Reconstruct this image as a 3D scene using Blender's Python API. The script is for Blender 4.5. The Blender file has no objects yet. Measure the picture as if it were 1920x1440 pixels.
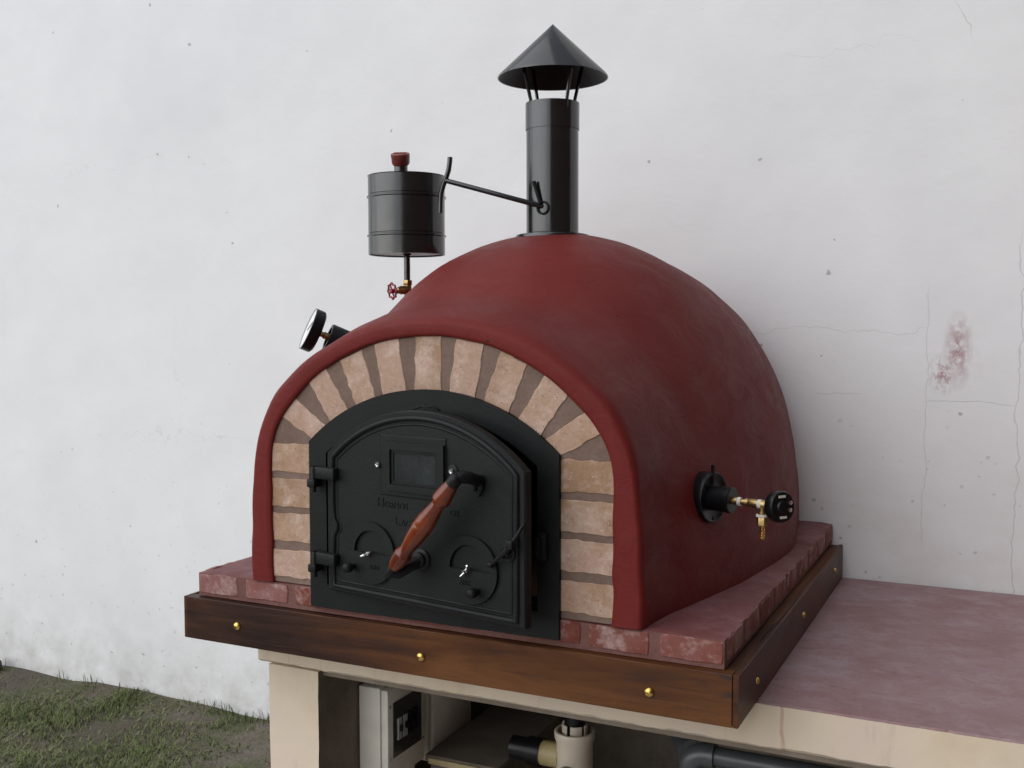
import bpy, bmesh, math, random
import numpy as np
from mathutils import Vector, Matrix, noise

random.seed(7)
rng = np.random.default_rng(7)
scene = bpy.context.scene
R = math.radians
GZ = -0.765            # ground level; z = 0 is the counter top

# ------------------------------------------------------------------ camera
cam_d = bpy.data.cameras.new("camera")
cam = bpy.data.objects.new("camera", cam_d)
scene.collection.objects.link(cam)
cam_d.sensor_width = 36.0
cam_d.lens = 1960.4 / 1920.0 * 36.0
cam_d.clip_start = 0.05
cam_d.clip_end = 2000.0
yaw, pitch, roll = 0.449647, 0.0564214, -0.001937
fw = Vector((-math.sin(yaw) * math.cos(pitch), math.cos(yaw) * math.cos(pitch), -math.sin(pitch)))
rt = Vector((math.cos(yaw), math.sin(yaw), 0))
up = rt.cross(fw)
rt2 = rt * math.cos(roll) + up * math.sin(roll)
up2 = up * math.cos(roll) - rt * math.sin(roll)
mw = Matrix((rt2, up2, -fw)).transposed().to_4x4()
mw.translation = Vector((1.73647, -1.83398, 0.72789))
cam.matrix_world = mw
scene.camera = cam

# ------------------------------------------------------------------ world, sun, exposure
SUN_EL, SUN_AZ = 42.0, 218.0     # degrees; azimuth measured from +Y towards +X
world = bpy.data.worlds.new("World")
scene.world = world
world.use_nodes = True
nt = world.node_tree
bg = nt.nodes["Background"]
sky = nt.nodes.new("ShaderNodeTexSky")
sky.sky_type = 'NISHITA'
sky.sun_disc = False
sky.sun_elevation = R(SUN_EL)
sky.sun_rotation = R(SUN_AZ)
sky.dust_density = 1.0
hsv = nt.nodes.new("ShaderNodeHueSaturation")      # overcast: the cloud layer greys the sky
hsv.inputs["Saturation"].default_value = 0.33
nt.links.new(sky.outputs["Color"], hsv.inputs["Color"])
nt.links.new(hsv.outputs["Color"], bg.inputs["Color"])
bg.inputs["Strength"].default_value = 0.15
sun_d = bpy.data.lights.new("sun", 'SUN')
sun_d.energy = 0.85
sun_d.angle = R(90)
sun_d.color = (1.0, 0.985, 0.965)
sun = bpy.data.objects.new("sun", sun_d)
scene.collection.objects.link(sun)
sdir = Vector((math.sin(R(SUN_AZ)) * math.cos(R(SUN_EL)), math.cos(R(SUN_AZ)) * math.cos(R(SUN_EL)), math.sin(R(SUN_EL))))
sun.rotation_euler = sdir.to_track_quat('Z', 'Y').to_euler()
sun.location = sdir * 10
vs = scene.view_settings
vs.view_transform = 'Standard'
vs.look = 'None'
vs.exposure = 0.57
vs.gamma = 1.0
vs.use_curve_mapping = False
cy = scene.cycles
cy.max_bounces = 6; cy.diffuse_bounces = 3; cy.glossy_bounces = 3; cy.transmission_bounces = 2
cy.caustics_reflective = False; cy.caustics_refractive = False
cy.use_adaptive_sampling = True; cy.adaptive_threshold = 0.02
cy.use_denoising = True

# ------------------------------------------------------------------ helpers
WM = {}

def lin(r, g, b):
    f = lambda c: ((c / 255 + 0.055) / 1.055) ** 2.4 if c / 255 > 0.04045 else c / 255 / 12.92
    return (f(r), f(g), f(b), 1.0)

def link(o, parent=None, M=None):
    scene.collection.objects.link(o)
    M = M if M is not None else Matrix.Identity(4)
    if parent is not None:
        o.parent = parent
        o.matrix_parent_inverse = WM[parent.name].inverted()
    o.matrix_basis = M
    WM[o.name] = M.copy()
    return o

def tag(o, label, cat, group=None, kind=None):
    if label: o["label"] = label
    if cat: o["category"] = cat
    if group: o["group"] = group
    if kind: o["kind"] = kind
    return o

def empty(name, loc, label, cat, group=None):
    e = bpy.data.objects.new(name, None)
    e.empty_display_size = 0.1
    link(e, None, Matrix.Translation(Vector(loc)))
    return tag(e, label, cat, group)

class MB:
    """collects vertices and faces of one mesh"""
    def __init__(s):
        s.v = []; s.f = []
    def add(s, v, f):
        n = len(s.v)
        s.v += [tuple(p) for p in v]
        s.f += [tuple(i + n for i in q) for q in f]
        return s
    def box(s, x0, x1, y0, y1, z0, z1, c=0.0):
        if c <= 0:
            v = [(x, y, z) for z in (z0, z1) for y in (y0, y1) for x in (x0, x1)]
            return s.add(v, [(0, 2, 3, 1), (4, 5, 7, 6), (0, 1, 5, 4), (2, 6, 7, 3), (0, 4, 6, 2), (1, 3, 7, 5)])
        bm = bmesh.new()
        bmesh.ops.create_cube(bm, size=1.0)
        for w in bm.verts:
            w.co = Vector(((x0 + x1) / 2 + w.co.x * (x1 - x0), (y0 + y1) / 2 + w.co.y * (y1 - y0), (z0 + z1) / 2 + w.co.z * (z1 - z0)))
        bmesh.ops.bevel(bm, geom=bm.edges[:], offset=c, segments=2, affect='EDGES', profile=0.5)
        bm.verts.index_update()
        s.add([w.co for w in bm.verts], [[w.index for w in q.verts] for q in bm.faces])
        bm.free()
        return s
    def lathe(s, prof, n=32, M=None, cap0=True, cap1=True):
        """prof: list of (radius, height) along +Z, then M"""
        M = M or Matrix.Identity(4)
        v = []; f = []
        for (r, h) in prof:
            for k in range(n):
                a = 2 * math.pi * k / n
                v.append(M @ Vector((r * math.cos(a), r * math.sin(a), h)))
        for i in range(len(prof) - 1):
            for k in range(n):
                a, b = i * n + k, i * n + (k + 1) % n
                f.append((a, b, b + n, a + n))
        if cap0: f.append(tuple(range(n - 1, -1, -1)))
        if cap1: f.append(tuple(range((len(prof) - 1) * n, len(prof) * n)))
        return s.add(v, f)
    def tube(s, pts, rad, n=10, closed=False):
        P = [Vector(p) for p in pts]
        m = len(P)
        rads = rad if isinstance(rad, (list, tuple)) else [rad] * m
        v = []; f = []
        prev = None
        for i in range(m):
            if closed: t = P[(i + 1) % m] - P[i - 1]
            else: t = P[min(i + 1, m - 1)] - P[max(i - 1, 0)]
            t.normalize()
            if prev is None:
                a = Vector((0, 0, 1)) if abs(t.z) < 0.9 else Vector((1, 0, 0))
                u = t.cross(a).normalized()
            else:
                u = (prev - t * prev.dot(t)).normalized()
            prev = u
            w = t.cross(u)
            for k in range(n):
                a = 2 * math.pi * k / n
                v.append(P[i] + (u * math.cos(a) + w * math.sin(a)) * rads[i])
        for i in range(m if closed else m - 1):
            j = (i + 1) % m
            for k in range(n):
                f.append((i * n + k, i * n + (k + 1) % n, j * n + (k + 1) % n, j * n + k))
        if not closed:
            f.append(tuple(range(n - 1, -1, -1)))
            f.append(tuple(range((m - 1) * n, m * n)))
        return s.add(v, f)
    def prism(s, poly, y0, y1, inset=0.0):
        """poly in (x, z), counter-clockwise seen from the front (-Y); y0 front, y1 back; inset chamfers the front"""
        n = len(poly)
        cx = sum(p[0] for p in poly) / n; cz = sum(p[1] for p in poly) / n
        v = [(x, y1, z) for x, z in poly]
        if inset > 0:
            v += [(x, y0 + inset, z) for x, z in poly]
            fr = []
            for x, z in poly:
                d = math.hypot(x - cx, z - cz) or 1
                fr.append((x - (x - cx) / d * inset * 1.2, y0, z - (z - cz) / d * inset * 1.2))
            v += fr
            rings = 3
        else:
            v += [(x, y0, z) for x, z in poly]
            rings = 2
        f = []
        for r_ in range(rings - 1):
            for k in range(n):
                j = (k + 1) % n
                f.append((r_ * n + k, r_ * n + j, (r_ + 1) * n + j, (r_ + 1) * n + k))
        f.append(tuple(range((rings - 1) * n, rings * n)))
        f.append(tuple(range(n - 1, -1, -1)))
        return s.add(v, f)
    def build(s, name, mat, parent=None, M=None, smooth=False, auto=None):
        me = bpy.data.meshes.new(name)
        Mi = M.inverted() if M is not None else None
        me.from_pydata(s.v, [], s.f)
        me.validate()
        bm = bmesh.new(); bm.from_mesh(me)
        bmesh.ops.recalc_face_normals(bm, faces=bm.faces[:])
        bm.to_mesh(me); bm.free()
        if isinstance(mat, str): mat = MT[mat]
        me.materials.append(mat)
        o = bpy.data.objects.new(name, me)
        link(o, parent, M)
        if smooth:
            me.polygons.foreach_set("use_smooth", [True] * len(me.polygons))
            if auto is not None:
                me.set_sharp_from_angle(angle=R(auto))
        return o

def axisM(loc, d):
    """matrix whose +Z runs along d"""
    q = Vector(d).normalized().to_track_quat('Z', 'Y')
    return Matrix.Translation(Vector(loc)) @ q.to_matrix().to_4x4()

def interp(xs, ys, x):
    return float(np.interp(x, xs, ys))

def cspline(K, V, y):
    K = np.array(K, float); V = np.array(V, float); y = np.asarray(y, float)
    n = len(K); h = np.diff(K); A = np.zeros((n, n)); b = np.zeros(n); A[0, 0] = A[-1, -1] = 1
    for i in range(1, n - 1):
        A[i, i - 1] = h[i - 1]; A[i, i] = 2 * (h[i - 1] + h[i]); A[i, i + 1] = h[i]
        b[i] = 6 * ((V[i + 1] - V[i]) / h[i] - (V[i] - V[i - 1]) / h[i - 1])
    m = np.linalg.solve(A, b)
    i = np.clip(np.searchsorted(K, y) - 1, 0, n - 2)
    d = y - K[i]; H = h[i]
    return V[i] + d * ((V[i + 1] - V[i]) / H - H * (2 * m[i] + m[i + 1]) / 6) + d ** 2 * m[i] / 2 + d ** 3 * (m[i + 1] - m[i]) / (6 * H)

# ------------------------------------------------------------------ materials
MT = {}

class NT:
    """tiny node-tree helper"""
    def __init__(s, name):
        s.m = bpy.data.materials.new(name); s.m.use_nodes = True
        s.t = s.m.node_tree; s.b = s.t.nodes["Principled BSDF"]
        s.geo = None; s._obj = None
    def new(s, typ, **kw):
        n = s.t.nodes.new(typ)
        for k, v in kw.items(): setattr(n, k, v)
        return n
    def put(s, sock, v):
        if isinstance(v, bpy.types.NodeSocket): s.t.links.new(v, sock)
        else: sock.default_value = v
    def pos(s):
        if s.geo is None: s.geo = s.new("ShaderNodeNewGeometry")
        return s.geo.outputs["Position"]
    def sep(s, v=None):
        n = s.new("ShaderNodeSeparateXYZ"); s.put(n.inputs[0], v if v is not None else s.pos()); return n.outputs
    def math(s, op, a, b=0.0, c=None, clamp=False):
        n = s.new("ShaderNodeMath", operation=op, use_clamp=clamp)
        s.put(n.inputs[0], a); s.put(n.inputs[1], b)
        if c is not None: s.put(n.inputs[2], c)
        return n.outputs[0]
    def vmul(s, v, xyz):
        n = s.new("ShaderNodeVectorMath", operation='MULTIPLY'); s.put(n.inputs[0], v); n.inputs[1].default_value = xyz; return n.outputs[0]
    def vadd(s, v, w):
        n = s.new("ShaderNodeVectorMath", operation='ADD'); s.put(n.inputs[0], v); s.put(n.inputs[1], w); return n.outputs[0]
    def noise(s, scale, detail=4, rough=0.55, vec=None, dist=0.0, out="Fac"):
        detail = min(detail, 4)
        n = s.new("ShaderNodeTexNoise")
        s.put(n.inputs["Vector"], vec if vec is not None else s.pos())
        n.inputs["Scale"].default_value = scale; n.inputs["Detail"].default_value = detail
        n.inputs["Roughness"].default_value = rough; n.inputs["Distortion"].default_value = dist
        return n.outputs[out]
    def vor(s, scale, vec=None, feature='F1', out="Distance", rnd=1.0):
        n = s.new("ShaderNodeTexVoronoi", feature=feature)
        s.put(n.inputs["Vector"], vec if vec is not None else s.pos())
        n.inputs["Scale"].default_value = scale
        n.inputs["Randomness"].default_value = rnd
        return n.outputs[out]
    def ramp(s, fac, stops):
        n = s.new("ShaderNodeValToRGB"); s.put(n.inputs[0], fac)
        e = n.color_ramp.elements
        while len(e) < len(stops): e.new(0.5)
        for q, (p, c) in zip(e, stops):
            q.position = p
            q.color = c if len(c) == 4 else (*c, 1)
        return n.outputs[0]
    def rng(s, fac, a, b, lo=0.0, hi=1.0):
        n = s.new("ShaderNodeMapRange"); s.put(n.inputs[0], fac)
        n.inputs[1].default_value = a; n.inputs[2].default_value = b
        n.inputs[3].default_value = lo; n.inputs[4].default_value = hi
        return n.outputs[0]
    def mix(s, fac, a, b, mode='MIX'):
        n = s.new("ShaderNodeMix", data_type='RGBA', blend_type=mode)
        s.put(n.inputs[0], fac); s.put(n.inputs[6], a); s.put(n.inputs[7], b)
        return n.outputs[2]
    def rand(s):
        n = s.new("ShaderNodeObjectInfo"); return n.outputs["Random"]
    def bump(s, h, strength=0.3, dist=0.01, chain=None):
        n = s.new("ShaderNodeBump"); s.put(n.inputs["Height"], h)
        n.inputs["Strength"].default_value = strength; n.inputs["Distance"].default_value = dist
        if chain is not None: s.t.links.new(chain, n.inputs["Normal"])
        return n.outputs[0]
    def done(s, col=None, rough=None, normal=None, metal=None, spec=None):
        if col is not None: s.put(s.b.inputs["Base Color"], col)
        if rough is not None: s.put(s.b.inputs["Roughness"], rough)
        if normal is not None: s.t.links.new(normal, s.b.inputs["Normal"])
        if metal is not None: s.put(s.b.inputs["Metallic"], metal)
        if spec is not None: s.put(s.b.inputs["Specular IOR Level"], spec)
        MT[s.m.name] = s.m
        return s.m

def band(n, d, half, soft):
    """1 where |d| < half, fading over soft"""
    return n.rng(n.math('ABSOLUTE', d), half, half + soft, 1.0, 0.0)

def mat_simple(name, col, rough=0.5, metal=0.0, var=0.25, scale=30, bump=0.15, spec=0.5, bd=0.002):
    n = NT(name)
    f = n.noise(scale, 5)
    c = n.mix(n.rng(f, 0.3, 0.7, 0, 1), tuple(x * (1 - var) for x in col[:3]) + (1,), tuple(min(1, x * (1 + var)) for x in col[:3]) + (1,))
    r_ = n.rng(n.noise(scale * 2.3, 3), 0.3, 0.7, max(0.03, rough - 0.08), min(1, rough + 0.08))
    nb = n.bump(n.noise(scale * 5, 4), bump, bd)
    return n.done(c, r_, nb, metal, spec)

# white lime plaster of the yard wall, with its cracks, specks and the red smear
def mat_wall():
    n = NT("white_plaster")
    s = n.sep(); X, Z = s[0], s[2]
    flat = n.new("ShaderNodeCombineXYZ")
    n.put(flat.inputs[0], X); n.put(flat.inputs[1], Z); flat.inputs[2].default_value = 0
    p2 = flat.outputs[0]
    base = n.ramp(n.noise(0.9, 4, 0.6, p2), [(0.28, (0.70, 0.705, 0.71)), (0.52, (0.775, 0.778, 0.78)), (0.75, (0.735, 0.735, 0.735))])
    cloud = n.rng(n.noise(3.2, 3, 0.6, p2), 0.35, 0.72, 0.0, 1.0)
    base = n.mix(n.math('MULTIPLY', cloud, 0.15), base, (0.62, 0.615, 0.625, 1))
    # faint yellowish tint in patches low on the right
    low_tint = n.math('MULTIPLY', n.rng(Z, 0.55, 0.05, 0, 1), n.rng(n.noise(2.4, 4, 0.6, p2), 0.42, 0.68, 0, 1))
    low_tint = n.math('MULTIPLY', low_tint, n.rng(X, 0.6, 1.2, 0, 1))
    base = n.mix(n.math('MULTIPLY', low_tint, 0.5), base, (0.56, 0.49, 0.44, 1))
    # rising dirt at the ground
    low = n.rng(Z, GZ + 0.55, GZ, 0, 1)
    dirt = n.math('MULTIPLY', n.math('POWER', low, 2.0), n.rng(n.noise(7, 4, 0.65, p2), 0.35, 0.7, 0.1, 1))
    base = n.mix(n.math('MULTIPLY', dirt, 0.72), base, (0.33, 0.31, 0.28, 1))
    # specks (chips), denser low down
    jig = n.vmul(n.noise(28, 2, 0.6, p2, out="Color"), (0.022, 0.022, 0))
    def specks(scale, size, gate, dark, st=(1, 1, 1)):
        v = n.vadd(n.vmul(p2, st), jig)
        nn = n.new("ShaderNodeTexVoronoi"); nn.voronoi_dimensions = '2D'
        n.put(nn.inputs["Vector"], v); nn.inputs["Scale"].default_value = scale
        q = n.new("ShaderNodeSeparateColor"); n.t.links.new(nn.outputs["Color"], q.inputs[0])
        on = n.math('GREATER_THAN', q.outputs[0], gate)
        big = n.math('MULTIPLY', q.outputs[1], size)
        return n.math('MULTIPLY', n.math('MULTIPLY', n.math('LESS_THAN', nn.outputs["Distance"], big), on), dark)
    zone = n.rng(Z, 0.6, 0.0, 0.0, 1.0)
    sp = n.math('MAXIMUM', n.math('MULTIPLY', specks(13, 0.085, 0.80, 0.7), n.math('MULTIPLY', zone, n.rng(X, -0.5, 1.2, 0.35, 1.0))), specks(5.5, 0.036, 0.80, 0.5))
    sp = n.math('MAXIMUM', sp, n.math('MULTIPLY', specks(24, 0.13, 0.80, 0.4), n.math('MULTIPLY', zone, n.rng(X, -0.5, 1.2, 0.3, 1.0))))
    low2 = n.rng(Z, -0.1, -0.7, 0.0, 1.0)
    sp = n.math('MAXIMUM', sp, n.math('MULTIPLY', specks(9, 0.065, 0.55, 0.5, (0.8, 1.5, 1)), low2))
    col = n.mix(sp, base, (0.16, 0.15, 0.145, 1))
    # cracks
    wob = n.math('SUBTRACT', n.noise(7, 3, 0.65, p2), 0.5)
    wob2 = n.math('SUBTRACT', n.noise(5, 3, 0.7, n.vadd(p2, (3.1, 7.7, 0))), 0.5)
    def vcrack(x0, z0, z1, amp, w, dark, lean=0.0):
        d = n.math('ADD', n.math('SUBTRACT', X, x0), n.math('MULTIPLY', wob, amp))
        d = n.math('ADD', d, n.math('MULTIPLY', n.math('SUBTRACT', Z, (z0 + z1) / 2), lean))
        m = band(n, d, w, w * 1.2)
        m = n.math('MULTIPLY', m, n.math('MULTIPLY', n.rng(Z, z0, z0 + 0.08, 0, 1), n.rng(Z, z1 - 0.08, z1, 1, 0)))
        return n.math('MULTIPLY', m, dark)
    def hcrack(z0, x0, x1, amp, w, dark, lean=0.0):
        d = n.math('ADD', n.math('SUBTRACT', Z, z0), n.math('MULTIPLY', wob2, amp))
        d = n.math('ADD', d, n.math('MULTIPLY', n.math('SUBTRACT', X, (x0 + x1) / 2), lean))
        m = band(n, d, w, w * 1.2)
        m = n.math('MULTIPLY', m, n.math('MULTIPLY', n.rng(X, x0, x0 + 0.03, 0, 1), n.rng(X, x1 - 0.03, x1, 1, 0)))
        return n.math('MULTIPLY', m, dark)
    cr = vcrack(1.742, -0.2, 0.98, 0.06, 0.0009, 0.34)
    for q in (vcrack(1.512, 0.08, 0.86, 0.035, 0.0007, 0.28), vcrack(2.2, -0.2, 1.6, 0.15, 0.001, 0.4), vcrack(1.60, 1.47, 1.62, 0.12, 0.001, 0.45, 0.5),
              hcrack(0.512, 1.50, 1.75, 0.05, 0.0008, 0.30), hcrack(0.71, 0.9, 1.52, 0.12, 0.0008, 0.22), hcrack(0.53, 1.2, 1.35, 0.04, 0.0012, 0.2),
              hcrack(1.35, -1.9, -0.9, 0.25, 0.0008, 0.10), hcrack(0.3, -1.5, -0.4, 0.2, 0.0008, 0.14), vcrack(-1.2, 0.2, 0.9, 0.2, 0.0008, 0.10),
              hcrack(1.50, 1.1, 1.5, 0.2, 0.0008, 0.14)):
        cr = n.math('MAXIMUM', cr, q)
    col = n.mix(cr, col, (0.26, 0.24, 0.24, 1))
    # red paint smear
    def smear(x0, z0, rx, rz, lo, hi, sc):
        dx = n.math('DIVIDE', n.math('SUBTRACT', X, x0), rx); dz = n.math('DIVIDE', n.math('SUBTRACT', Z, z0), rz)
        rr = n.math('SQRT', n.math('ADD', n.math('MULTIPLY', dx, dx), n.math('MULTIPLY', dz, dz)))
        m = n.rng(rr, 1.0, 0.1, 0, 1)
        g = n.rng(n.noise(sc, 4, 0.72, n.vmul(p2, (1.25, 0.8, 1))), lo, hi, 0, 1)
        return n.math('MULTIPLY', m, g)
    s1 = smear(1.592, 0.655, 0.042, 0.12, 0.36, 0.56, 40)
    s2 = smear(1.556, 0.590, 0.045, 0.065, 0.44, 0.58, 55)
    s3 = smear(1.62, 0.64, 0.085, 0.13, 0.40, 0.75, 12)
    col = n.mix(n.math('MULTIPLY', s3, 0.35), col, (0.50, 0.40, 0.41, 1))
    col = n.mix(n.math('MULTIPLY', n.math('MAXIMUM', s1, s2), 0.75), col, (0.30, 0.10, 0.11, 1))
    h1 = n.noise(11, 2, 0.55, p2); h2 = n.noise(70, 2, 0.6, n.vmul(p2, (0.7, 1.6, 1)))
    nb = n.bump(h1, 0.16, 0.012)
    nb = n.bump(h2, 0.14, 0.002, nb)
    return n.done(col, 0.85, nb, None, 0.25)
mat_wall()

def mat_red():
    n = NT("red_plaster")
    c = n.ramp(n.noise(2.6, 3, 0.6), [(0.28, (0.122, 0.0150, 0.0132)), (0.5, (0.138, 0.0172, 0.0150)), (0.72, (0.152, 0.0205, 0.0175))])
    b = n.rng(n.noise(9, 4, 0.65, n.vmul(n.pos(), (1, 1, 0.6))), 0.50, 0.75, 0, 1)
    c = n.mix(n.math('MULTIPLY', b, 0.10), c, (0.18, 0.038, 0.032, 1))
    # trowel streaks and a little dust
    st = n.noise(5.0, 4, 0.7, n.vmul(n.pos(), (1.6, 1.6, 2.8)), 1.6)
    c = n.mix(n.rng(st, 0.55, 0.74, 0, 0.08), c, (0.19, 0.045, 0.040, 1))
    fine = n.noise(75, 3, 0.65)
    c = n.mix(n.rng(fine, 0.50, 0.75, 0, 0.22), c, (0.080, 0.009, 0.009, 1))
    spk = n.math('MULTIPLY', n.math('LESS_THAN', n.vor(16, None), 0.05), 0.8)
    c = n.mix(spk, c, (0.03, 0.012, 0.012, 1))
    r_ = n.rng(st, 0.3, 0.7, 0.46, 0.64)
    nb = n.bump(st, 0.30, 0.007)
    nb = n.bump(fine, 0.20, 0.002, nb)
    return n.done(c, r_, nb, None, 0.14)
mat_red()

def mat_brick(name, stops, pale, pale_amt, grit=True):
    n = NT(name)
    rd = n.rand()
    sh = n.new("ShaderNodeCombineXYZ"); n.put(sh.inputs[0], n.math('MULTIPLY', rd, 37.0)); n.put(sh.inputs[2], n.math('MULTIPLY', rd, 11.0))
    v = n.vadd(n.pos(), sh.outputs[0])
    f = n.math('ADD', n.math('MULTIPLY', n.noise(16, 6, 0.66, v), 0.80), n.math('MULTIPLY', n.math('SUBTRACT', rd, 0.35), 0.36))
    c = n.ramp(f, stops)
    w = n.rng(n.noise(26, 6, 0.7, n.vadd(v, (5, 3, 1))), 0.50, 0.72, 0, 1)
    c = n.mix(n.math('MULTIPLY', w, pale_amt), c, pale)
    fine = n.noise(170, 3, 0.65, v)
    sm = n.rng(n.noise(7, 3, 0.6, n.vadd(v, (2, 8, 4))), 0.52, 0.70, 0, 1)
    c = n.mix(n.math('MULTIPLY', sm, pale_amt * 0.55), c, pale)
    c = n.mix(n.rng(n.noise(18, 4, 0.75, n.vadd(v, (1, 5, 9))), 0.60, 0.72, 0, 0.45), c, tuple(x * 0.62 for x in stops[0][1][:3]) + (1,))
    c = n.mix(n.rng(fine, 0.35, 0.7, 0.0, 0.28), c, tuple(x * 0.55 for x in stops[0][1][:3]) + (1,))
    pit = n.math('MULTIPLY', n.rng(n.vor(95, v), 0.16, 0.10, 0, 1), n.math('GREATER_THAN', n.noise(40, 2, 0.5, v), 0.54))
    c = n.mix(n.math('MULTIPLY', pit, 0.6), c, (0.07, 0.04, 0.03, 1))
    if grit:
        g = n.math('MULTIPLY', n.rng(n.vor(120, n.vadd(v, (9, 9, 9))), 0.14, 0.08, 0, 1), n.math('GREATER_THAN', n.noise(14, 3, 0.6, v), 0.58))
        c = n.mix(n.math('MULTIPLY', g, 0.7), c, (0.75, 0.68, 0.60, 1))
    nb = n.bump(n.noise(48, 6, 0.65, v), 0.45, 0.004)
    nb = n.bump(fine, 0.35, 0.0015, nb)
    return n.done(c, 0.86, nb, None, 0.3)
mat_brick("tan_brick", [(0.28, (0.33, 0.205, 0.125)), (0.44, (0.42, 0.275, 0.190)), (0.60, (0.46, 0.315, 0.240)), (0.80, (0.44, 0.275, 0.225))], (0.60, 0.46, 0.39, 1), 0.75)
mat_brick("rose_brick", [(0.32, (0.17, 0.048, 0.034)), (0.5, (0.22, 0.080, 0.066)), (0.7, (0.25, 0.115, 0.105)), (0.85, (0.19, 0.055, 0.03))], (0.42, 0.30, 0.28, 1), 0.95)
mat_brick("chamber_brick", [(0.32, (0.16, 0.075, 0.045)), (0.5, (0.20, 0.10, 0.06)), (0.8, (0.12, 0.06, 0.04))], (0.25, 0.16, 0.12, 1), 0.3, False)

def mat_mortar(name, a, b, sc=14):
    n = NT(name)
    c = n.mix(n.rng(n.noise(sc, 6, 0.65), 0.33, 0.68, 0, 1), (*a, 1), (*b, 1))
    c = n.mix(n.rng(n.noise(150, 3, 0.6), 0.4, 0.7, 0, 0.3), c, tuple(x * 0.6 for x in a) + (1,))
    nb = n.bump(n.noise(60, 6, 0.7), 0.5, 0.004)
    return n.done(c, 0.9, nb, None, 0.25)
mat_mortar("arch_mortar", (0.160, 0.108, 0.084), (0.215, 0.150, 0.120))
mat_mortar("base_mortar", (0.140, 0.062, 0.052), (0.195, 0.098, 0.086))

def mat_ledge(name, stops, pale, amt):
    n = NT(name)
    c = n.ramp(n.noise(5.5, 6, 0.68, n.vmul(n.pos(), (0.95, 1.1, 1)), 0.4), stops)
    w = n.rng(n.noise(14, 6, 0.72, n.vmul(n.pos(), (0.9, 1.15, 1)), 0.6), 0.46, 0.74, 0, 1)
    c = n.mix(n.math('MULTIPLY', w, amt), c, pale)
    c = n.mix(n.rng(n.noise(2.6, 4, 0.65, n.vadd(n.pos(), (4, 2, 0))), 0.50, 0.68, 0, 0.55), c, stops[0][1] + (1,))
    c = n.mix(n.rng(n.noise(60, 4, 0.75), 0.54, 0.72, 0, 0.5), c, tuple(x * 0.6 for x in stops[0][1][:3]) + (1,))
    nb = n.bump(n.noise(20, 6, 0.6), 0.3, 0.006)
    nb = n.bump(n.noise(140, 4, 0.6), 0.2, 0.0015, nb)
    return n.done(c, n.rng(n.noise(7, 4), 0.3, 0.7, 0.5, 0.75), nb, None, 0.4)
mat_ledge("red_washed_cement", [(0.3, (0.12, 0.030, 0.028)), (0.5, (0.155, 0.050, 0.050)), (0.7, (0.18, 0.075, 0.080))], (0.28, 0.17, 0.18, 1), 0.5)
mat_ledge("purple_paint", [(0.25, (0.215, 0.110, 0.108)), (0.48, (0.255, 0.155, 0.158)), (0.75, (0.275, 0.190, 0.198))], (0.35, 0.275, 0.285, 1), 0.65)

def mat_cream():
    n = NT("cream_render")
    c = n.ramp(n.noise(3.5, 6, 0.6), [(0.3, (0.56, 0.46, 0.34)), (0.5, (0.63, 0.53, 0.41)), (0.7, (0.60, 0.50, 0.42))])
    st = n.rng(n.noise(9, 6, 0.7, n.vmul(n.pos(), (2.2, 1, 0.35))), 0.58, 0.8, 0, 0.55)
    c = n.mix(st, c, (0.40, 0.30, 0.25, 1))
    # a thin red paint run beside the trim
    s = n.sep()
    run = band(n, n.math('ADD', n.math('SUBTRACT', s[0], 1.348), n.math('MULTIPLY', n.math('SUBTRACT', n.noise(14, 3), 0.5), 0.02)), 0.0018, 0.003)
    run = n.math('MULTIPLY', run, n.rng(n.noise(20, 2), 0.3, 0.6, 0.3, 0.8))
    c = n.mix(n.math('MULTIPLY', run, 0.7), c, (0.40, 0.20, 0.15, 1))
    nb = n.bump(n.noise(13, 6, 0.55), 0.3, 0.008)
    nb = n.bump(n.noise(90, 4, 0.6), 0.25, 0.002, nb)
    return n.done(c, 0.85, nb, None, 0.25)
mat_cream()

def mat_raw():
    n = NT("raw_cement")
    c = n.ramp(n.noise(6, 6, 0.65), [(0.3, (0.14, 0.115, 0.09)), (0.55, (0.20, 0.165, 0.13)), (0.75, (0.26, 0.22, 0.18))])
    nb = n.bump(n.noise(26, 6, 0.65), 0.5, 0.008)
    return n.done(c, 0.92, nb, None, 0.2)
mat_raw()

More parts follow.
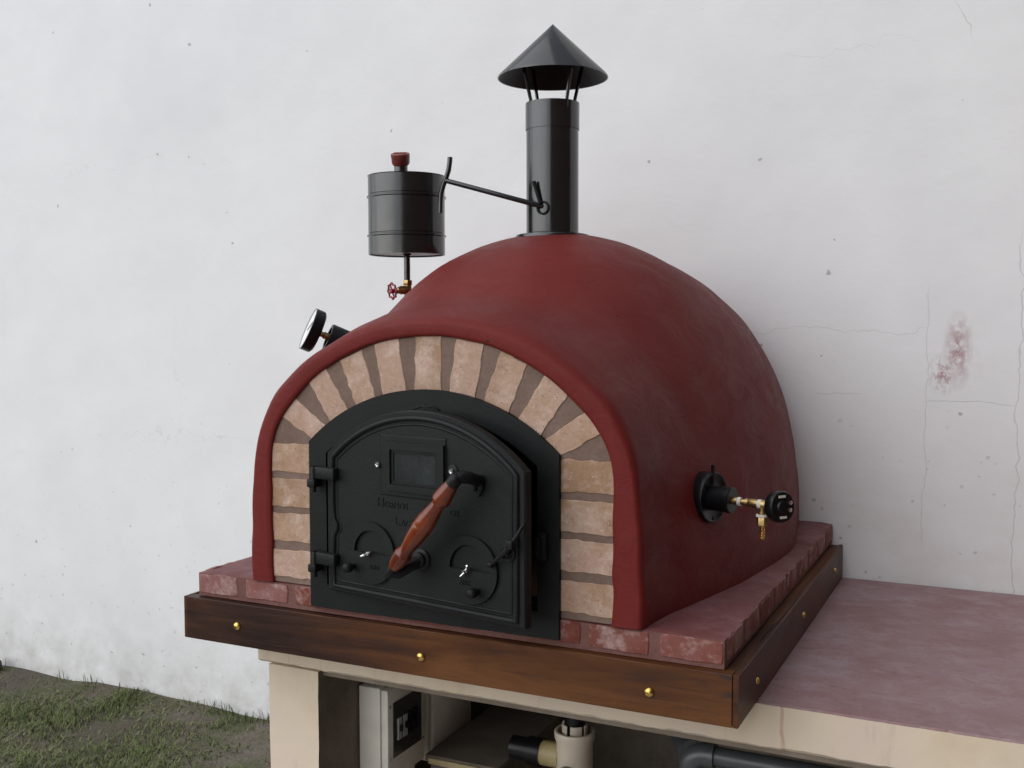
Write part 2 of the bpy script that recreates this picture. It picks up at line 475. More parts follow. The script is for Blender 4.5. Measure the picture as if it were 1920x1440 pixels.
def mat_wood(name, along):
    n = NT(name)
    sc = {0: (1.0, 9, 11), 1: (9, 1.0, 11)}[along]
    v = n.vmul(n.pos(), sc)
    g = n.noise(2.2, 7, 0.62, v, 0.9)
    s = n.sep()
    big = n.noise(2.3, 4, 0.6, n.vmul(n.pos(), {0: (1, 2, 3.5), 1: (2, 1, 3.5)}[along]), 0.7)
    f = n.math('ADD', n.math('MULTIPLY', g, 0.55), n.math('MULTIPLY', big, 0.45))
    if along == 0:      # the two halves of the front board differ: dark heartwood left, redder right
        f = n.math('ADD', f, n.rng(s[0], 0.25, 0.9, -0.060, 0.105))
    else:
        f = n.math('ADD', f, 0.03)
    c = n.ramp(f, [(0.34, (0.020, 0.0092, 0.0070)), (0.46, (0.036, 0.0145, 0.009)), (0.57, (0.078, 0.028, 0.009)), (0.70, (0.120, 0.045, 0.013))])
    line = n.rng(n.noise(3.4, 8, 0.75, n.vmul(n.pos(), {0: (1.4, 30, 42), 1: (30, 1.4, 42)}[along]), 0.3), 0.55, 0.70, 0, 1)
    c = n.mix(n.math('MULTIPLY', line, 0.55), c, (0.022, 0.010, 0.008, 1))
    if along == 0:      # weathered black streaks at the right end
        e = n.math('MULTIPLY', n.rng(s[0], 1.21, 1.29, 0, 1), n.rng(n.noise(24, 4, 0.6, n.vmul(n.pos(), (0.5, 1, 2.2))), 0.5, 0.6, 0, 1))
        c = n.mix(n.math('MULTIPLY', e, 0.85), c, (0.025, 0.02, 0.02, 1))
    r_ = n.rng(g, 0.3, 0.7, 0.36, 0.52)
    nb = n.bump(line, 0.25, -0.001)
    nb = n.bump(g, 0.2, 0.002, nb)
    return n.done(c, r_, nb, None, 0.22)
mat_wood("trim_wood_front", 0)
mat_wood("trim_wood_side", 1)

def mat_handle():
    n = NT("varnished_wood")
    tc = n.new("ShaderNodeTexCoord")
    g = n.noise(16, 3, 0.5, tc.outputs["Object"])
    c = n.ramp(g, [(0.3, (0.085, 0.012, 0.003)), (0.5, (0.145, 0.023, 0.004)), (0.7, (0.185, 0.036, 0.007))])
    return n.done(c, 0.24, None, None, 0.5)
mat_handle()

def mat_black(name, base, rough, spec, orange=0.15, sc=60):
    n = NT(name)
    c = n.mix(n.noise(7, 5), tuple(x * 0.75 for x in base) + (1,), tuple(x * 1.3 for x in base) + (1,))
    dust = n.rng(n.noise(13, 6, 0.65), 0.55, 0.8, 0, 0.05)
    c = n.mix(dust, c, (0.10, 0.095, 0.09, 1))
    r_ = n.rng(n.noise(16, 4), 0.3, 0.7, rough - 0.06, rough + 0.07)
    nb = n.bump(n.noise(sc, 5, 0.6), orange, 0.0015)
    return n.done(c, r_, nb, None, spec)
mat_black("satin_black_steel", (0.011, 0.011, 0.012), 0.17, 0.75, 0.02, 25)
mat_black("black_cast_iron", (0.0080, 0.0092, 0.0092), 0.50, 0.20, 0.30, 130)
mat_black("black_plastic", (0.005, 0.005, 0.006), 0.33, 0.25, 0.05)
mat_black("dark_iron", (0.007, 0.007, 0.0075), 0.50, 0.20, 0.25, 90)
mat_simple("grey_steel", (0.33, 0.33, 0.34), 0.45, 0.0, 0.1, 20, 0.1)
mat_simple("brass", (0.62, 0.40, 0.12), 0.26, 1.0, 0.12, 60, 0.1)
mat_simple("dull_brass", (0.42, 0.30, 0.13), 0.36, 1.0, 0.2, 60, 0.15)
mat_simple("chrome", (0.85, 0.85, 0.86), 0.12, 1.0, 0.03, 40, 0.03)
mat_simple("thread_tape", (0.62, 0.58, 0.52), 0.6, 0.0, 0.15, 80, 0.2)
mat_simple("red_cap", (0.17, 0.030, 0.024), 0.42, 0.0, 0.15, 60, 0.12)
mat_simple("red_enamel", (0.23, 0.012, 0.030), 0.3, 0.0, 0.15, 60, 0.08)
mat_simple("white_dial", (0.78, 0.78, 0.77), 0.35, 0.0, 0.02, 30, 0.0)
mat_simple("grey_plastic", (0.42, 0.43, 0.41), 0.45, 0.0, 0.06, 12, 0.05)
mat_simple("pale_plastic", (0.76, 0.72, 0.63), 0.45, 0.0, 0.08, 12, 0.05)
mat_simple("smoked_plastic", (0.035, 0.033, 0.032), 0.2, 0.0, 0.1, 12, 0.02)
mat_simple("dark_grey_pvc", (0.055, 0.060, 0.064), 0.35, 0.0, 0.10, 20, 0.06)
mat_simple("cream_pvc", (0.58, 0.50, 0.40), 0.4, 0.0, 0.12, 14, 0.06)
mat_simple("yellow_glue", (0.34, 0.27, 0.13), 0.5, 0.0, 0.2, 30, 0.2)
mat_simple("dusty_board", (0.20, 0.165, 0.13), 0.75, 0.0, 0.22, 9, 0.25, 0.3, 0.004)
mat_simple("pale_wood", (0.50, 0.40, 0.22), 0.7, 0.0, 0.2, 25, 0.2)
mat_simple("field_stone", (0.07, 0.068, 0.07), 0.9, 0.0, 0.3, 20, 0.6, 0.2, 0.01)

def mat_glass():
    n = NT("sooty_glass")
    c = n.mix(n.rng(n.noise(14, 5, 0.6), 0.35, 0.7, 0, 1), (0.050, 0.058, 0.058, 1), (0.085, 0.096, 0.096, 1))
    return n.done(c, 0.12, None, None, 0.6)
mat_glass()

def mat_ground():
    n = NT("dry_earth")
    c = n.ramp(n.noise(1.7, 8, 0.65), [(0.3, (0.072, 0.060, 0.046)), (0.5, (0.112, 0.096, 0.076)), (0.7, (0.155, 0.135, 0.110))])
    g = n.rng(n.noise(2.6, 7, 0.7), 0.48, 0.62, 0, 1)
    c = n.mix(n.math('MULTIPLY', g, 0.7), c, (0.070, 0.088, 0.034, 1))
    c = n.mix(n.rng(n.noise(60, 5, 0.7), 0.5, 0.75, 0, 0.5), c, (0.05, 0.04, 0.03, 1))
    nb = n.bump(n.noise(16, 8, 0.7), 0.6, 0.03)
    nb = n.bump(n.noise(90, 5, 0.7), 0.5, 0.006, nb)
    return n.done(c, 0.95, nb, None, 0.15)
mat_ground()

mat_simple("pale_concrete", (0.46, 0.45, 0.42), 0.9, 0.0, 0.15, 3, 0.3, 0.2, 0.004)

def mat_grass():
    n = NT("grass_blades")
    at = n.new("ShaderNodeAttribute"); at.attribute_name = "tint"; at.attribute_type = 'GEOMETRY'
    c = n.ramp(at.outputs["Fac"], [(0.0, (0.062, 0.098, 0.024)), (0.45, (0.110, 0.148, 0.038)), (0.72, (0.155, 0.172, 0.062)), (1.0, (0.28, 0.24, 0.14))])
    n.b.inputs["Subsurface Weight"].default_value = 0.0
    return n.done(c, 0.55, None, None, 0.3)
mat_grass()

def mat_brownwall():
    n = NT("brown_render")
    c = n.ramp(n.noise(1.3, 6, 0.6), [(0.3, (0.075, 0.040, 0.028)), (0.55, (0.105, 0.058, 0.040)), (0.75, (0.13, 0.075, 0.055))])
    nb = n.bump(n.noise(30, 5, 0.6), 0.4, 0.006)
    return n.done(c, 0.9, nb, None, 0.2)
mat_brownwall()

# ------------------------------------------------------------------ the setting
def build_ground():
    xs = np.concatenate([[-300, -120, -50, -22, -12, -8], np.linspace(-5.5, 3.5, 121), [6, 10, 20, 50, 120, 300]])
    ys = np.concatenate([[-300, -120, -50, -22, -12, -7], np.linspace(-4.0, 1.5, 81), [3, 8, 20, 60, 150, 300]])
    v = []; f = []
    for y in ys:
        for x in xs:
            z = GZ
            if abs(x) < 7 and -6 < y < 2:
                z += 0.022 * noise.noise(Vector((x * 1.3, y * 1.3, 0))) + 0.010 * noise.noise(Vector((x * 5, y * 5, 3)))
                if y > 1.0 and x < -0.6: z += 0.014 * (y - 1.0) / 0.27 * (0.5 + noise.noise(Vector((x * 3.0, 0, 9))))
            v.append((x, y, z))
    nx = len(xs)
    for j in range(len(ys) - 1):
        for i in range(nx - 1):
            f.append((j * nx + i, j * nx + i + 1, (j + 1) * nx + i + 1, (j + 1) * nx + i))
    mb = MB(); mb.add(v, f)
    o = mb.build("ground", "dry_earth", smooth=True)
    tag(o, "bare earth of the yard with patches of grass", None, kind="structure")
    return xs, ys
build_ground()

def gz_at(x, y):
    z = GZ
    if abs(x) < 7 and -6 < y < 2:
        z += 0.022 * noise.noise(Vector((x * 1.3, y * 1.3, 0))) + 0.010 * noise.noise(Vector((x * 5, y * 5, 3)))
        if y > 1.0 and x < -0.6: z += 0.014 * (y - 1.0) / 0.27 * (0.5 + noise.noise(Vector((x * 3.0, 0, 9))))
    return z

WALL_Y = 1.272
RX = 2.55             # brown side wall on the right, unseen, added for its shade and reflections
def build_wall():
    xs = np.concatenate([[-14, -10, -7, -5], np.linspace(-3.6, 3.2, 171)])
    zs = np.concatenate([np.linspace(GZ - 0.15, 2.6, 86), [3.0, 3.4]])
    v = []; f = []
    for z in zs:
        for x in xs:
            d = 0.0035 * noise.noise(Vector((x * 1.1, z * 1.1, 2))) + 0.0018 * noise.noise(Vector((x * 4, z * 4, 5)))
            v.append((x, WALL_Y - 0.002 + d, z))
    nx, nz = len(xs), len(zs)
    for j in range(nz - 1):
        for i in range(nx - 1):
            f.append((j * nx + i, j * nx + i + 1, (j + 1) * nx + i + 1, (j + 1) * nx + i))
    # back and edges
    n0 = len(v)
    yb = WALL_Y + 0.22
    v += [(xs[0], yb, zs[0]), (xs[-1], yb, zs[0]), (xs[-1], yb, zs[-1]), (xs[0], yb, zs[-1])]
    f += [(n0 + 1, n0, n0 + 3, n0 + 2)]
    f.append(tuple([(nz - 1) * nx + i for i in range(nx)]) + (n0 + 2, n0 + 3))
    f.append(tuple([j * nx for j in range(nz)]) + (n0 + 3, n0))
    f.append(tuple([j * nx + nx - 1 for j in range(nz)]) + (n0 + 2, n0 + 1))
    mb = MB(); mb.add(v, f)
    o = mb.build("yard_wall", "white_plaster", smooth=True, auto=40)
    tag(o, "tall white plastered yard wall with cracks and a red smear behind the oven", "wall")
    mb = MB()
    mb.box(RX, RX + 0.25, -7.0, WALL_Y - 0.012, GZ - 0.1, 3.2)
    o = mb.build("shade_wall", "brown_render")
    tag(o, "brown rendered wall closing the yard at the counter's far right end", "wall")
build_wall()

# pale concrete paving in front of the counter, unseen, added to bounce light up
MB().box(-0.25, RX - 0.003, -5.5, 0.12, GZ - 0.05, GZ + 0.035, .004).build("bounce_paving", "pale_concrete")
tag(bpy.data.objects["bounce_paving"], "pale concrete paving added unseen in front of the counter to bounce light", None, kind="structure")

# ------------------------------------------------------------------ counter
CYF = 0.159
def build_counter():
    root = empty("counter", (1.6, 0.7, GZ), "cream rendered masonry counter with a purple painted top under the oven", "counter")
    x0, x1 = 0.084, RX - 0.004
    # slab with a hand-trowelled lower front edge
    n = 150
    xs = np.linspace(x0, x1, n)
    v = []; f = []
    yb = WALL_Y - 0.012
    for i, x in enumerate(xs):
        wob = 0.0035 * noise.noise(Vector((x * 9, 1, 1))) + 0.0035 * noise.noise(Vector((x * 34, 4, 1)))
        wy = 0.002 * noise.noise(Vector((x * 6, 7, 1)))
        v += [(x, CYF + wy, -0.004), (x, CYF + wy, -0.085 + wob), (x, yb, -0.085), (x, yb, -0.004), (x, CYF + 0.012, -0.093 + wob * 0.4)]
    for i in range(n - 1):
        a, b = i * 5, (i + 1) * 5
        f += [(a, b, b + 1, a + 1), (a + 1, b + 1, b + 4, a + 4), (a + 4, b + 4, b + 2, a + 2), (a + 3, a + 2, b + 2, b + 3), (a, a + 3, b + 3, b)]
    f += [(0, 1, 4, 2, 3), tuple((n - 1) * 5 + k for k in (3, 2, 4, 1, 0))]
    MB().add(v, f).build("slab", "cream_render", root)
    # painted top coat, ragged at the front
    v = []; f = []
    xs = np.linspace(x0 + 0.001, x1 - 0.002, 260)
    for x in xs:
        w = 0.0025 * noise.noise(Vector((x * 22, 3, 3))) + 0.0035 * max(0, noise.noise(Vector((x * 60, 3, 8))))
        v += [(x, CYF + 0.003 + w, 0.0), (x, CYF + 0.001 + w, -0.0035), (x, yb - 0.001, -0.0035), (x, yb - 0.001, 0.0)]
    for i in range(len(xs) - 1):
        a, b = i * 4, (i + 1) * 4
        f += [(a, b, b + 1, a + 1), (a + 3, a + 2, b + 2, b + 3), (a, a + 3, b + 3, b)]
    o = MB().add(v, f).build("painted_top", "purple_paint", root)
    o["label"] = "worn purple paint on the counter top"
    # supporting walls
    def pier(xa, xb, name="pillar"):
        n = 26
        zs = np.linspace(GZ - 0.1, -0.0935, n)
        v = []; f = []
        for z in zs:
            w = 0.002 * noise.noise(Vector((xa * 3, 0, z * 9))); u = 0.0022 * noise.noise(Vector((xb * 3, 5, z * 14)))
            v += [(xa + w, CYF + 0.003, z), (xb + u, CYF + 0.003, z), (xb + u * 0.5, yb, z), (xa, yb, z)]
        for i in range(n - 1):
            a, b = i * 4, (i + 1) * 4
            for k in range(4):
                j = (k + 1) % 4
                f.append((a + k, a + j, b + j, b + k))
        f += [(3, 2, 1, 0), tuple((n - 1) * 4 + k for k in range(4))]
        o = MB().add(v, f).build(name, "cream_render", root)
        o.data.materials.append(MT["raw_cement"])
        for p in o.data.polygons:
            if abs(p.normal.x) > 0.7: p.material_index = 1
        return o
    pier(0.115, 0.260); pier(RX - 0.2, RX - 0.02)
    # unpainted underside of the slab
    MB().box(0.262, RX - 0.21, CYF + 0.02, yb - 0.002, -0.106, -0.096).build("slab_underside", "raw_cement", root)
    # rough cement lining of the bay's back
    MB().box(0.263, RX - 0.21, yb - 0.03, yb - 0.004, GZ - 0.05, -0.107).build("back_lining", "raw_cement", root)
build_counter()

# ------------------------------------------------------------------ wooden trim round the oven's slab
W0, W1, TD, TH = 0.0, 1.30, 1.245, 0.0985
def round_nail(parent, loc, d, k=1.0):
    mb = MB()
    M = axisM(loc, d)
    mb.lathe([(r_ * k, h_ * k) for r_, h_ in ((0.0095, -0.001), (0.0098, 0.001), (0.0088, 0.0035), (0.0062, 0.0058), (0.0028, 0.0069), (0.0004, 0.0071))], 16, M)
    mb.build("nail", "brass", parent, smooth=True, auto=50)
def board(name, mat, x0, x1, y0, y1, root, z1=TH):
    mb = MB()
    ax = 0 if (x1 - x0) > (y1 - y0) else 1
    n = 30
    v = []; f = []
    for i in range(n):
        t = i / (n - 1)
        w = 0.0012 * noise.noise(Vector((t * 7, ax * 5 + x0, 2))); w2 = 0.0010 * noise.noise(Vector((t * 11, ax * 5 + x0, 6)))
        c = 0.0010
        if ax == 0:
            x = x0 + t * (x1 - x0)
            ring = [(y0, 0.0015 + c), (y0 + c, 0.0015), (y1, 0.0015), (y1, z1 + w2), (y0 + c * 1.3, z1 + w2), (y0 + w, z1 - c * 1.3 + w2)]
            v += [(x, p[0], p[1]) for p in ring]
        else:
            y = y0 + t * (y1 - y0)
            ring = [(x1, 0.0015 + c), (x1 - c, 0.0015), (x0 + c, 0.0015), (x0, 0.0015 + c), (x0, z1 - c + w2), (x0 + c, z1 + w2), (x1 - c * 1.3, z1 + w2), (x1 + w, z1 - c * 1.3 + w2)]
            v += [(p[0], y, p[1]) for p in ring]
    m = len(ring)
    for i in range(n - 1):
        for k in range(m):
            j = (k + 1) % m
            f.append((i * m + k, i * m + j, (i + 1) * m + j, (i + 1) * m + k))
    f += [tuple(range(m)), tuple(range((n - 1) * m, n * m))]
    return mb.add(v, f).build(name, mat, root)
trim = empty("wooden_trim", (0.65, 0.6, 0.0), "dark varnished wooden boards with brass nails framing the oven's slab", "wooden frame")
bf = board("board", "trim_wood_front", W0 + 0.009, W1 - 0.011, 0.0, 0.028, trim)
bf["label"] = "front trim board, dark at its left and reddish brown at its right"
br = board("board", "trim_wood_side", W1 - 0.0095, W1 + 0.001, 0.0015, TD, trim)
bl = board("board", "trim_wood_side", W0, W0 + 0.0075, 0.0015, TD, trim)
board("batten", "trim_wood_side", W1 - 0.0325, W1 - 0.0105, 0.0295, TD - 0.003, trim, TH - 0.002)
board("batten", "trim_wood_side", W0 + 0.0085, W0 + 0.0320, 0.0295, TD - 0.003, trim, TH - 0.002)
for x, z in ((0.158, 0.047), (0.641, 0.043), (1.134, 0.044)): round_nail(bf, (x, 0.0, z), (0, -1, 0))
for y, z in ((0.149, 0.044), (0.632, 0.050), (1.098, 0.056)): round_nail(br, (W1 + 0.001, y, z), (1, 0, 0), .72)

# ------------------------------------------------------------------ the oven
CX = 0.652
BZ = 0.157          # top of the brick course
FY = 0.020          # brick face of the front
oven = empty("brick_oven", (CX, 0.62, 0.0), "domed dark red brick oven with a tan brick arch and black iron door", "oven")

# hearth slab inside the trim
MB().box(0.0335, W1 - 0.034, 0.030, TD - 0.004, 0.001, 0.0965).build("hearth_slab", "raw_cement", oven)

def rough_outline(w, h, n_w, n_h, j):
    pts = []
    for k in range(n_w): pts.append((-w / 2 + w * k / n_w, -h / 2))
    for k in range(n_h): pts.append((w / 2, -h / 2 + h * k / n_h))
    for k in range(n_w): pts.append((w / 2 - w * k / n_w, h / 2))
    for k in range(n_h): pts.append((-w / 2, h / 2 - h * k / n_h))
    corner = {0, n_w, n_w + n_h, 2 * n_w + n_h}
    out = []
    for i, (x, z) in enumerate(pts):
        s = 0.6 if i in corner else 1.0
        k = 0.972 if i in corner else 1.0
        out.append((x * k if i in corner else x + random.uniform(-j, j) * s, z * k if i in corner else z + random.uniform(-j, j) * s))
    return out

# base course: one brick high, red-washed on top
def build_base():
    x0, x1, y0, y1 = 0.030, 1.270, 0.0195, 1.253
    mb = MB()
    n = 40
    # body, slightly uneven
    xs = np.linspace(x0, x1, n); ys = np.linspace(y0, y1, n)
    v = []; f = []
    for y in ys:
        for x in xs:
            e = min(x - x0, x1 - x, y - y0)
            z = BZ + 0.0018 * noise.noise(Vector((x * 6, y * 6, 1))) - (0.004 if e < 0.001 else 0)
            v.append((x, y, z))
    for j in range(n - 1):
        for i in range(n - 1):
            f.append((j * n + i, j * n + i + 1, (j + 1) * n + i + 1, (j + 1) * n + i))
    mb.add(v, f)
    # side skirts
    def skirt(idx):
        k0 = len(mb.v)
        for i in idx: mb.v.append((mb.v[i][0], mb.v[i][1], TH + 0.0015))
        for k in range(len(idx) - 1): mb.f.append((idx[k], idx[k + 1], k0 + k + 1, k0 + k))
    skirt(list(range(n))); skirt([j * n + n - 1 for j in range(n)]); skirt([j * n for j in range(n)]); skirt([(n - 1) * n + i for i in range(n)])
    base = mb.build("base_course", "red_washed_cement", oven, smooth=True, auto=35)
    base.data.materials.append(MT["base_mortar"])
    for p in base.data.polygons:
        if abs(p.normal.z) < 0.5: p.material_index = 1
    # bricks set in it, proud by a few millimetres
    def brick(M, w, h, dep=0.010):
        m = MB().prism(rough_outline(w, h, 6, 3, 0.0017), -0.0020, dep, 0.0014)
        for i, q in enumerate(m.v): m.v[i] = tuple(Vector(q))
        m.build("brick", "rose_brick", base, M, smooth=True, auto=40)
    zc, h = 0.1305, 0.0425
    xa = [0.032, 0.168, 0.307, 0.446, 0.585, 0.724, 0.866, 1.006, 1.149]
    xb = [0.144, 0.288, 0.426, 0.566, 0.704, 0.846, 0.988, 1.127, 1.2685]
    for a, b in zip(xa, xb):
        brick(Matrix.Translation(((a + b) / 2, y0, zc + random.uniform(-.0015, .0015))) @ Matrix.Rotation(random.uniform(-.008, .008), 4, 'Y'), b - a, h + random.uniform(-.002, .002))
    ya = 0.040
    k = 0
    while ya < y1 - 0.05:
        yb = min(ya + 0.118 + random.uniform(-.006, .004), y1 - 0.004)
        for side in (1, -1):
            x = x1 if side > 0 else x0
            brick(Matrix.Translation((x, (ya + yb) / 2, zc + random.uniform(-.0015, .0015))) @ Matrix.Rotation(R(90) * side, 4, 'Z'), yb - ya, h + random.uniform(-.002, .002))
        ya = yb + 0.021
    return base
build_base()

# --- shapes of the front, as polar curves about (CX, BZ)
IN_P = [(.400, .0), (.400, .10), (.400, .20), (.400, .308), (.388, .348), (.358, .390), (.290, .455), (.208, .503), (.130, .534), (.06, .546), (0, .550)]
OUT_P = [(.464, 0.0), (.461, .12), (.456, .228), (.443, .335), (.400, .429), (.327, .497), (.250, .541), (.175, .573), (.09, .593), (0, .599)]
def polar(pts):
    ph = [math.atan2(z, x) for x, z in pts]; rr = [math.hypot(x, z) for x, z in pts]
    return ph, rr
INP, OUTP = polar(IN_P), polar(OUT_P)
def prad(P, phi):
    a = phi if phi <= math.pi / 2 else math.pi - phi
    ph, rr = P
    # smooth local average of the piecewise-linear curve
    return sum(interp(ph, rr, min(max(abs(a + d), 0), math.pi / 2 - abs(max(0, a + d - math.pi / 2)))) for d in (-.03, -.015, 0, .015, .03)) / 5 if a > .08 else interp(ph, rr, a)
KY = [.06, .2, .35, .5, .65, .8, .95, 1.1, 1.24]
KW = [.4607, .4943, .5257, .5543, .5705, .5803, .5729, .5505, .5251]
KH = [.6118, .6677, .7285, .7808, .8068, .7950, .7790, .750, .68]
def body_rad(phi, y):
    w = float(cspline(KY, KW, y)); h = float(cspline(KY, KH, y)); n = 2.07 + .252 * y
    c, s = abs(math.cos(phi)), abs(math.sin(phi))
    return ((c / w) ** n + (s / h) ** n) ** (-1 / n)

def build_dome():
    NP = 128
    phis = []
    for k in range(NP + 1):
        phis.append(math.pi * k / NP)
    rows = []
    def P(phi, r, y): return (CX + r * math.cos(phi), y, BZ - 0.002 + r * math.sin(phi))
    yf = FY - 0.007
    rows.append([P(p, prad(INP, p) + .0005, FY + 0.025) for p in phis])
    rows.append([P(p, prad(INP, p) + .0008 + .0012 * noise.noise(Vector((p * 9, 3, 3))), yf + 0.0035) for p in phis])
    rows.append([P(p, prad(INP, p) + .004 + .0012 * noise.noise(Vector((p * 9, 3, 3))), yf) for p in phis])
    def soft(p):      # crisp corner on the legs, softer over the crown
        q = min(max((math.sin(p) - .45) / .45, 0), 1); return q * q * (3 - 2 * q)
    def crown(p):
        q = min(max((math.sin(p) - .72) / .26, 0), 1); return q * q * (3 - 2 * q)
    FRp = [.012 + .014 * soft(p) for p in phis]; FDp = [.016 + .040 * soft(p) for p in phis]
    AM = [88 - 28 * crown(p) - 6 * soft(p) for p in phis]
    fd = 0.056
    for q in (0.33, 0.66):
        rows.append([P(p, prad(INP, p) * (1 - q) + (prad(OUTP, p) - fr) * q, yf - .001) for p, fr in zip(phis, FRp)])
    for a in (0, .17, .34, .5, .66, .83, 1.0):
        rows.append([P(p, prad(OUTP, p) - fr + fr * math.sin(R(a * am)), yf + fq - fq * math.cos(R(a * am)) - .001 * (1 - a)) for p, fr, fq, am in zip(phis, FRp, FDp, AM)])
    ys = list(np.linspace(yf + fd + .010, 1.235, 62)) + [1.25, 1.258]
    for y in ys:
        sh = 1.0 if y < 1.24 else (0.985 if y < 1.255 else 0.95)
        row = []
        for p in phis:
            t = min(max((y - (yf + .02)) / (.17 + .23 * soft(p)), 0), 1); t = 1 - (1 - t) ** 1.6
            o_, b_ = prad(OUTP, p), body_rad(p, max(y, .06))
            m_ = o_ * (1 - t) + b_ * t
            g_ = o_ * (1 + (.05 + .06 * soft(p) + .25 * crown(p)) * (y - .05)) if y < .5 else 0      # no hollow behind the rim
            k_ = .02
            h_ = max(k_ - abs(m_ - g_), 0) / k_
            row.append(P(p, (max(m_, g_) + h_ * h_ * k_ * .25 * (1 if y < .5 else 0)) * sh, y))
        rows.append(row)
    v = []; f = []
    for r_ in rows:
        for (x, y, z) in r_:
            q = Vector((x, y, z))
            k = 0.0060 * noise.noise(q * 4.2) + 0.0026 * noise.noise(q * 11)
            k *= min(1, max(0, (z - BZ) / .08)) if y < .05 else 1
            if y < .03: k *= .4
            d = Vector((x - CX, 0, z - BZ)); d.normalize()
            v.append(q + d * k)
    n = NP + 1
    for j in range(len(rows) - 1):
        for i in range(NP):
            f.append((j * n + i, j * n + i + 1, (j + 1) * n + i + 1, (j + 1) * n + i))
    f.append(tuple((len(rows) - 1) * n + i for i in range(n)))
    o = MB().add(v, f).build("dome", "red_plaster", oven, smooth=True, auto=50)
    o["label"] = "dark red smoothed plaster dome"
    return o
build_dome()

# door opening curves (frame outside and inside)
def arch_pts(hw, zb, zs, za, n=28, cx=CX):
    """closed outline, counter-clockwise from the lower left seen from the front"""
    r = (hw * hw + (za - zs) ** 2) / (2 * (za - zs)); c = za - r
    a0 = math.asin(hw / r)
    pts = [(cx - hw, zb), (cx + hw, zb)]
    for k in range(n + 1):
        a = a0 - 2 * a0 * k / n
        pts.append((cx + r * math.sin(a), c + r * math.cos(a)))
    return pts

# mortar face of the arch, a slab with the mouth cut out
def build_facade():
    n = 90
    v = []; f = []
    hw, zb, zs, za = 0.262, 0.156, 0.470, 0.560
    r = (hw * hw + (za - zs) ** 2) / (2 * (za - zs)); c = za - r
    def inner(phi):
        d = Vector((math.cos(phi), math.sin(phi)))
        lo, hi = 0.0, 0.7
        for _ in range(30):
            m = (lo + hi) / 2; x = abs(d.x * m); z = BZ + d.y * m
            inside = x < hw and (z < zs or x * x + (z - c) ** 2 < r * r)
            if inside: lo = m
            else: hi = m
        return lo
    for k in range(n + 1):
        p = math.pi * k / n
        ri, ro = inner(p), prad(INP, p) + 0.012
        for (rr, y) in ((ri, FY + .0012), (ro, FY + .0012), (ro, FY + .07), (ri, FY + .07)):
            v.append((CX + rr * math.cos(p), y, BZ - .001 + rr * math.sin(p)))
    for k in range(n):
        a, b = k * 4, k * 4 + 4
        for q in range(4): f.append((a + q, a + (q + 1) % 4, b + (q + 1) % 4, b + q))
    f += [(0, 1, 2, 3), (n * 4 + 3, n * 4 + 2, n * 4 + 1, n * 4)]
    fac = MB().add(v, f).build("arch_facade", "arch_mortar", oven)
    fac["label"] = "brown mortar face of the arch"
    # voussoirs, measured corner by corner
    V = [[(.279, .525), (.310, .571), (.395, .509), (.360, .479)], [(.352, .603), (.399, .632), (.454, .547), (.410, .515)],
         [(.434, .648), (.491, .671), (.523, .577), (.472, .558)], [(.521, .682), (.580, .697), (.598, .592), (.540, .580)],
         [(.620, .702), (.683, .703), (.680, .594), (.618, .592)], [(.717, .695), (.779, .684), (.760, .584), (.699, .594)],
         [(.816, .671), (.873, .646), (.836, .556), (.779, .577)], [(.913, .631), (.961, .595), (.903, .511), (.857, .547)],
         [(1.003, .566), (1.033, .524), (.948, .475), (.914, .503)]]
    quads = []
    for q in V:
        # lengthen under the plaster rim and under the iron frame
        o0, o1, i1, i0 = [Vector(c_) for c_ in q]
        quads.append([o0 + (o0 - i0).normalized() * .006, o1 + (o1 - i1).normalized() * .006, i1 + (i1 - o1).normalized() * .012, i0 + (i0 - o0).normalized() * .012])
    for z0, z1 in ((.169, .231), (.250, .3125), (.3265, .389), (.4045, .468)):
        for s in (-1, 1):
            xa, xb = sorted((CX + s * .280, CX + s * .406))
            d = .003 * s
            quads.append([Vector((xa, z1 + d * .3)), Vector((xb, z1)), Vector((xb, z0)), Vector((xa, z0 + d * .3))])
    for Q in quads:
        per = []
        cnt = [3, 8, 3, 8] if (Q[0] - Q[1]).length < (Q[1] - Q[2]).length else [8, 3, 8, 3]
        for e in range(4):
            A, B = Q[e], Q[(e + 1) % 4]
            for k in range(cnt[e]):
                p = A.lerp(B, k / cnt[e])
                if k: p = p + Vector((random.uniform(-.0021, .0021), random.uniform(-.0021, .0021)))
                per.append(p)
        cen = sum((p for p in per), Vector((0, 0))) / len(per)
        loc = [((p - cen).x, (p - cen).y) for p in per][::-1]
        m = MB().prism(loc, 0.0, 0.012, 0.0012)
        m.build("brick", "tan_brick", fac, Matrix.Translation((cen.x, FY + random.uniform(-.0010, .0002), cen.y)) @ Matrix.Rotation(random.uniform(-.006, .006), 4, 'X') @ Matrix.Rotation(random.uniform(-.006, .006), 4, 'Z'), smooth=True, auto=40)
    return fac
build_facade()

# dark cooking chamber behind the mouth
def build_chamber():
    mb = MB()
    n = 24
    sec = []
    for (y, hw, za) in ((FY + .075, .262, .560), (.16, .27, .58), (.20, .40, .66), (.5, .47, .80), (.8, .45, .76), (1.0, .34, .55)):
        row = []
        for k in range(n + 1):
            p = math.pi * k / n
            row.append((CX + hw * math.cos(p) * (1 if y > .18 else 1), y, .160 + (za - .160) * math.sin(p) ** .7))
        sec.append(row)
    v = [q for r_ in sec for q in r_]; f = []
    m = n + 1
    for j in range(len(sec) - 1):
        for i in range(n): f.append((j * m + i, j * m + i + 1, (j + 1) * m + i + 1, (j + 1) * m + i))
        f.append((j * m, (j + 1) * m, (j + 1) * m + n, j * m + n))
    f.append(tuple((len(sec) - 1) * m + i for i in range(m)))
    mb.add(v, f).build("chamber", "chamber_brick", oven)
build_chamber()

